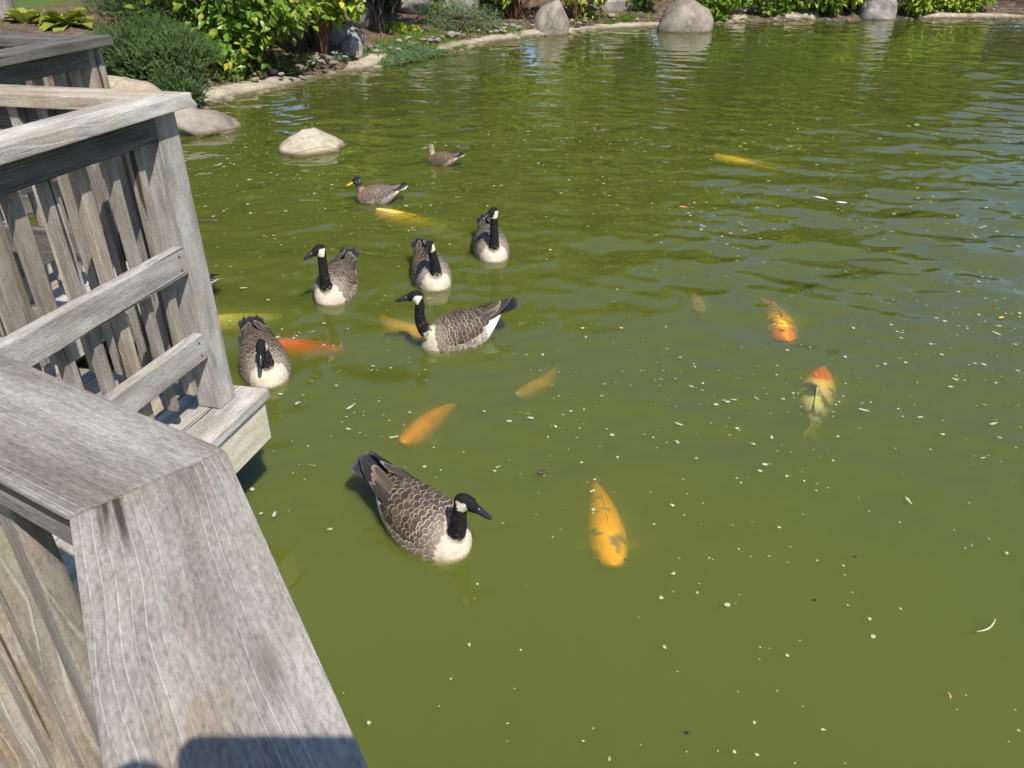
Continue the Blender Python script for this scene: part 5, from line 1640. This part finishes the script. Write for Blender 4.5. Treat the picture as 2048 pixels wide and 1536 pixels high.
# ------------------------------------------------------------------ the photographer leans on the rail; only the shadow of phone and hand is in the picture
def photographer():
    camM = cam.matrix_basis.copy() if False else (Matrix.Translation(cam.location) @ cam.rotation_euler.to_matrix().to_4x4())
    # phone held across, its lens at the camera point
    poly = []
    w, h, r = 0.147, 0.0715, 0.010
    for cx_, cy_, a0 in ((w / 2 - r, h / 2 - r, 0), (-w / 2 + r, h / 2 - r, 90), (-w / 2 + r, -h / 2 + r, 180), (w / 2 - r, -h / 2 + r, 270)):
        for k in range(4):
            a = R(a0 + 30 * k)
            poly.append((cx_ + r * math.cos(a), cy_ + r * math.sin(a)))
    ph = empty('phone', camM @ Vector((0.046, -0.004, 0.012)))
    tag(ph, 'phone held out over the hand rail, casting the dark shadow at the bottom', 'phone')
    Mr = cam.rotation_euler.to_matrix().to_4x4()
    prism('case', poly, 0.0, 0.008, plain('phone_case', (0.02, 0.02, 0.022), 0.4, 0.4, 20, 0.1), ph, Mr, 0.0015)
    prism('screen', [(x * 0.96, y * 0.93) for x, y in poly], 0.0082, 0.0090, plain('phone_glass', (0.01, 0.01, 0.012), 0.08, 0.5, 20, 0.0), ph, Mr, 0.0)
    # body: one skinned figure
    L = lambda x, y, z: camM @ Vector((x, y, z))
    V, E, Rd = [], [], []
    def j(p, r, par=None):
        V.append(Vector(p)); Rd.append(r)
        if par is not None: E.append((par, len(V) - 1))
        return len(V) - 1
    pel = j((-0.22, -0.62, 1.42), 0.15)
    belly = j((-0.21, -0.58, 1.55), 0.145, pel)
    chest = j((-0.19, -0.53, 1.72), 0.155, belly)
    neck0 = j((-0.17, -0.50, 1.87), 0.075, chest)
    neck1 = j((-0.165, -0.475, 1.94), 0.055, neck0)
    h0 = j((-0.16, -0.455, 2.00), 0.075, neck1)
    h1 = j((-0.158, -0.45, 2.08), 0.092, h0)
    h2 = j((-0.158, -0.455, 2.15), 0.070, h1)
    tipsL, tipsR = L(-0.048, -0.012, 0.020), L(0.140, -0.012, 0.020)
    for s, hand in ((-1, tipsL), (1, tipsR)):
        sh = j((-0.18 + s * 0.17, -0.52, 1.83), 0.068, chest)
        el = j(Vector((-0.16 + s * 0.23, -0.34, 1.66)), 0.047, sh)
        fw = j(Vector((-0.16 + s * 0.23, -0.34, 1.66)).lerp(hand, 0.5), 0.038, el)
        wr = j(hand + Vector((s * 0.012, -0.055, -0.045)), 0.027, fw)
        pm = j(hand + Vector((s * 0.012, -0.022, -0.018)), 0.026, wr)
        for k in range(4):
            b1 = hand + Vector((s * 0.020, 0.004, 0.012 - 0.018 * k))
            b2 = hand + Vector((s * 0.004, 0.014, 0.020 - 0.020 * k))
            f1 = j(b1, 0.0095, pm); f2 = j(b2, 0.0085, f1)
            j(hand + Vector((-s * 0.018, 0.004, 0.024 - 0.020 * k)), 0.0075, f2)
        t1 = j(hand + Vector((-s * 0.004, -0.026, -0.012)), 0.010, pm)
        j(hand + Vector((-s * 0.028, -0.018, -0.002)), 0.0085, t1)
    for s in (-1, 1):
        hip = j((-0.22 + s * 0.085, -0.62, 1.34), 0.095, pel)
        kn = j((-0.22 + s * 0.10, -0.60, 0.97), 0.066, hip)
        an = j((-0.22 + s * 0.11, -0.66, 0.60), 0.045, kn)
        hl = j((-0.22 + s * 0.11, -0.655, 0.555), 0.042, an)
        j((-0.22 + s * 0.125, -0.50, 0.540), 0.036, hl)
    me = bpy.data.meshes.new('person')
    me.from_pydata([tuple(v) for v in V], E, [])
    o = bpy.data.objects.new('person', me)
    COL.objects.link(o)
    m = o.modifiers.new('skin', 'SKIN'); m.use_smooth_shade = True
    for i, r in enumerate(Rd):
        me.skin_vertices[0].data[i].radius = (r, r)
    me.skin_vertices[0].data[0].use_root = True
    sub = o.modifiers.new('sub', 'SUBSURF'); sub.levels = 2; sub.render_levels = 2
    dg = bpy.context.evaluated_depsgraph_get(); dg.update()
    me2 = bpy.data.meshes.new_from_object(o.evaluated_get(dg))
    bpy.data.objects.remove(o)
    co = np.empty(len(me2.vertices) * 3); me2.vertices.foreach_get('co', co); co = co.reshape(-1, 3)
    cols = np.tile(np.array([0.10, 0.16, 0.30]), (len(co), 1))
    cols[co[:, 2] < 1.42] = (0.05, 0.055, 0.08)
    cols[co[:, 2] < 0.60] = (0.25, 0.22, 0.2)
    cols[co[:, 2] > 1.90] = (0.52, 0.34, 0.25)
    cols[(co[:, 2] > 2.09) | ((co[:, 2] > 1.99) & (co[:, 1] < -0.47))] = (0.05, 0.035, 0.025)
    fore = (co[:, 1] > -0.22) & (co[:, 2] > 1.5)
    cols[fore] = (0.52, 0.34, 0.25)
    set_cols(me2, cols)
    me2.materials.clear()
    me2.materials.append(vcol_mat('person_surface', 0.8, 0.2, 60, 0.15))
    p = link(bpy.data.objects.new('person', me2))
    tag(p, 'person in a blue top leaning over the near hand rail with a phone', 'person')

photographer()
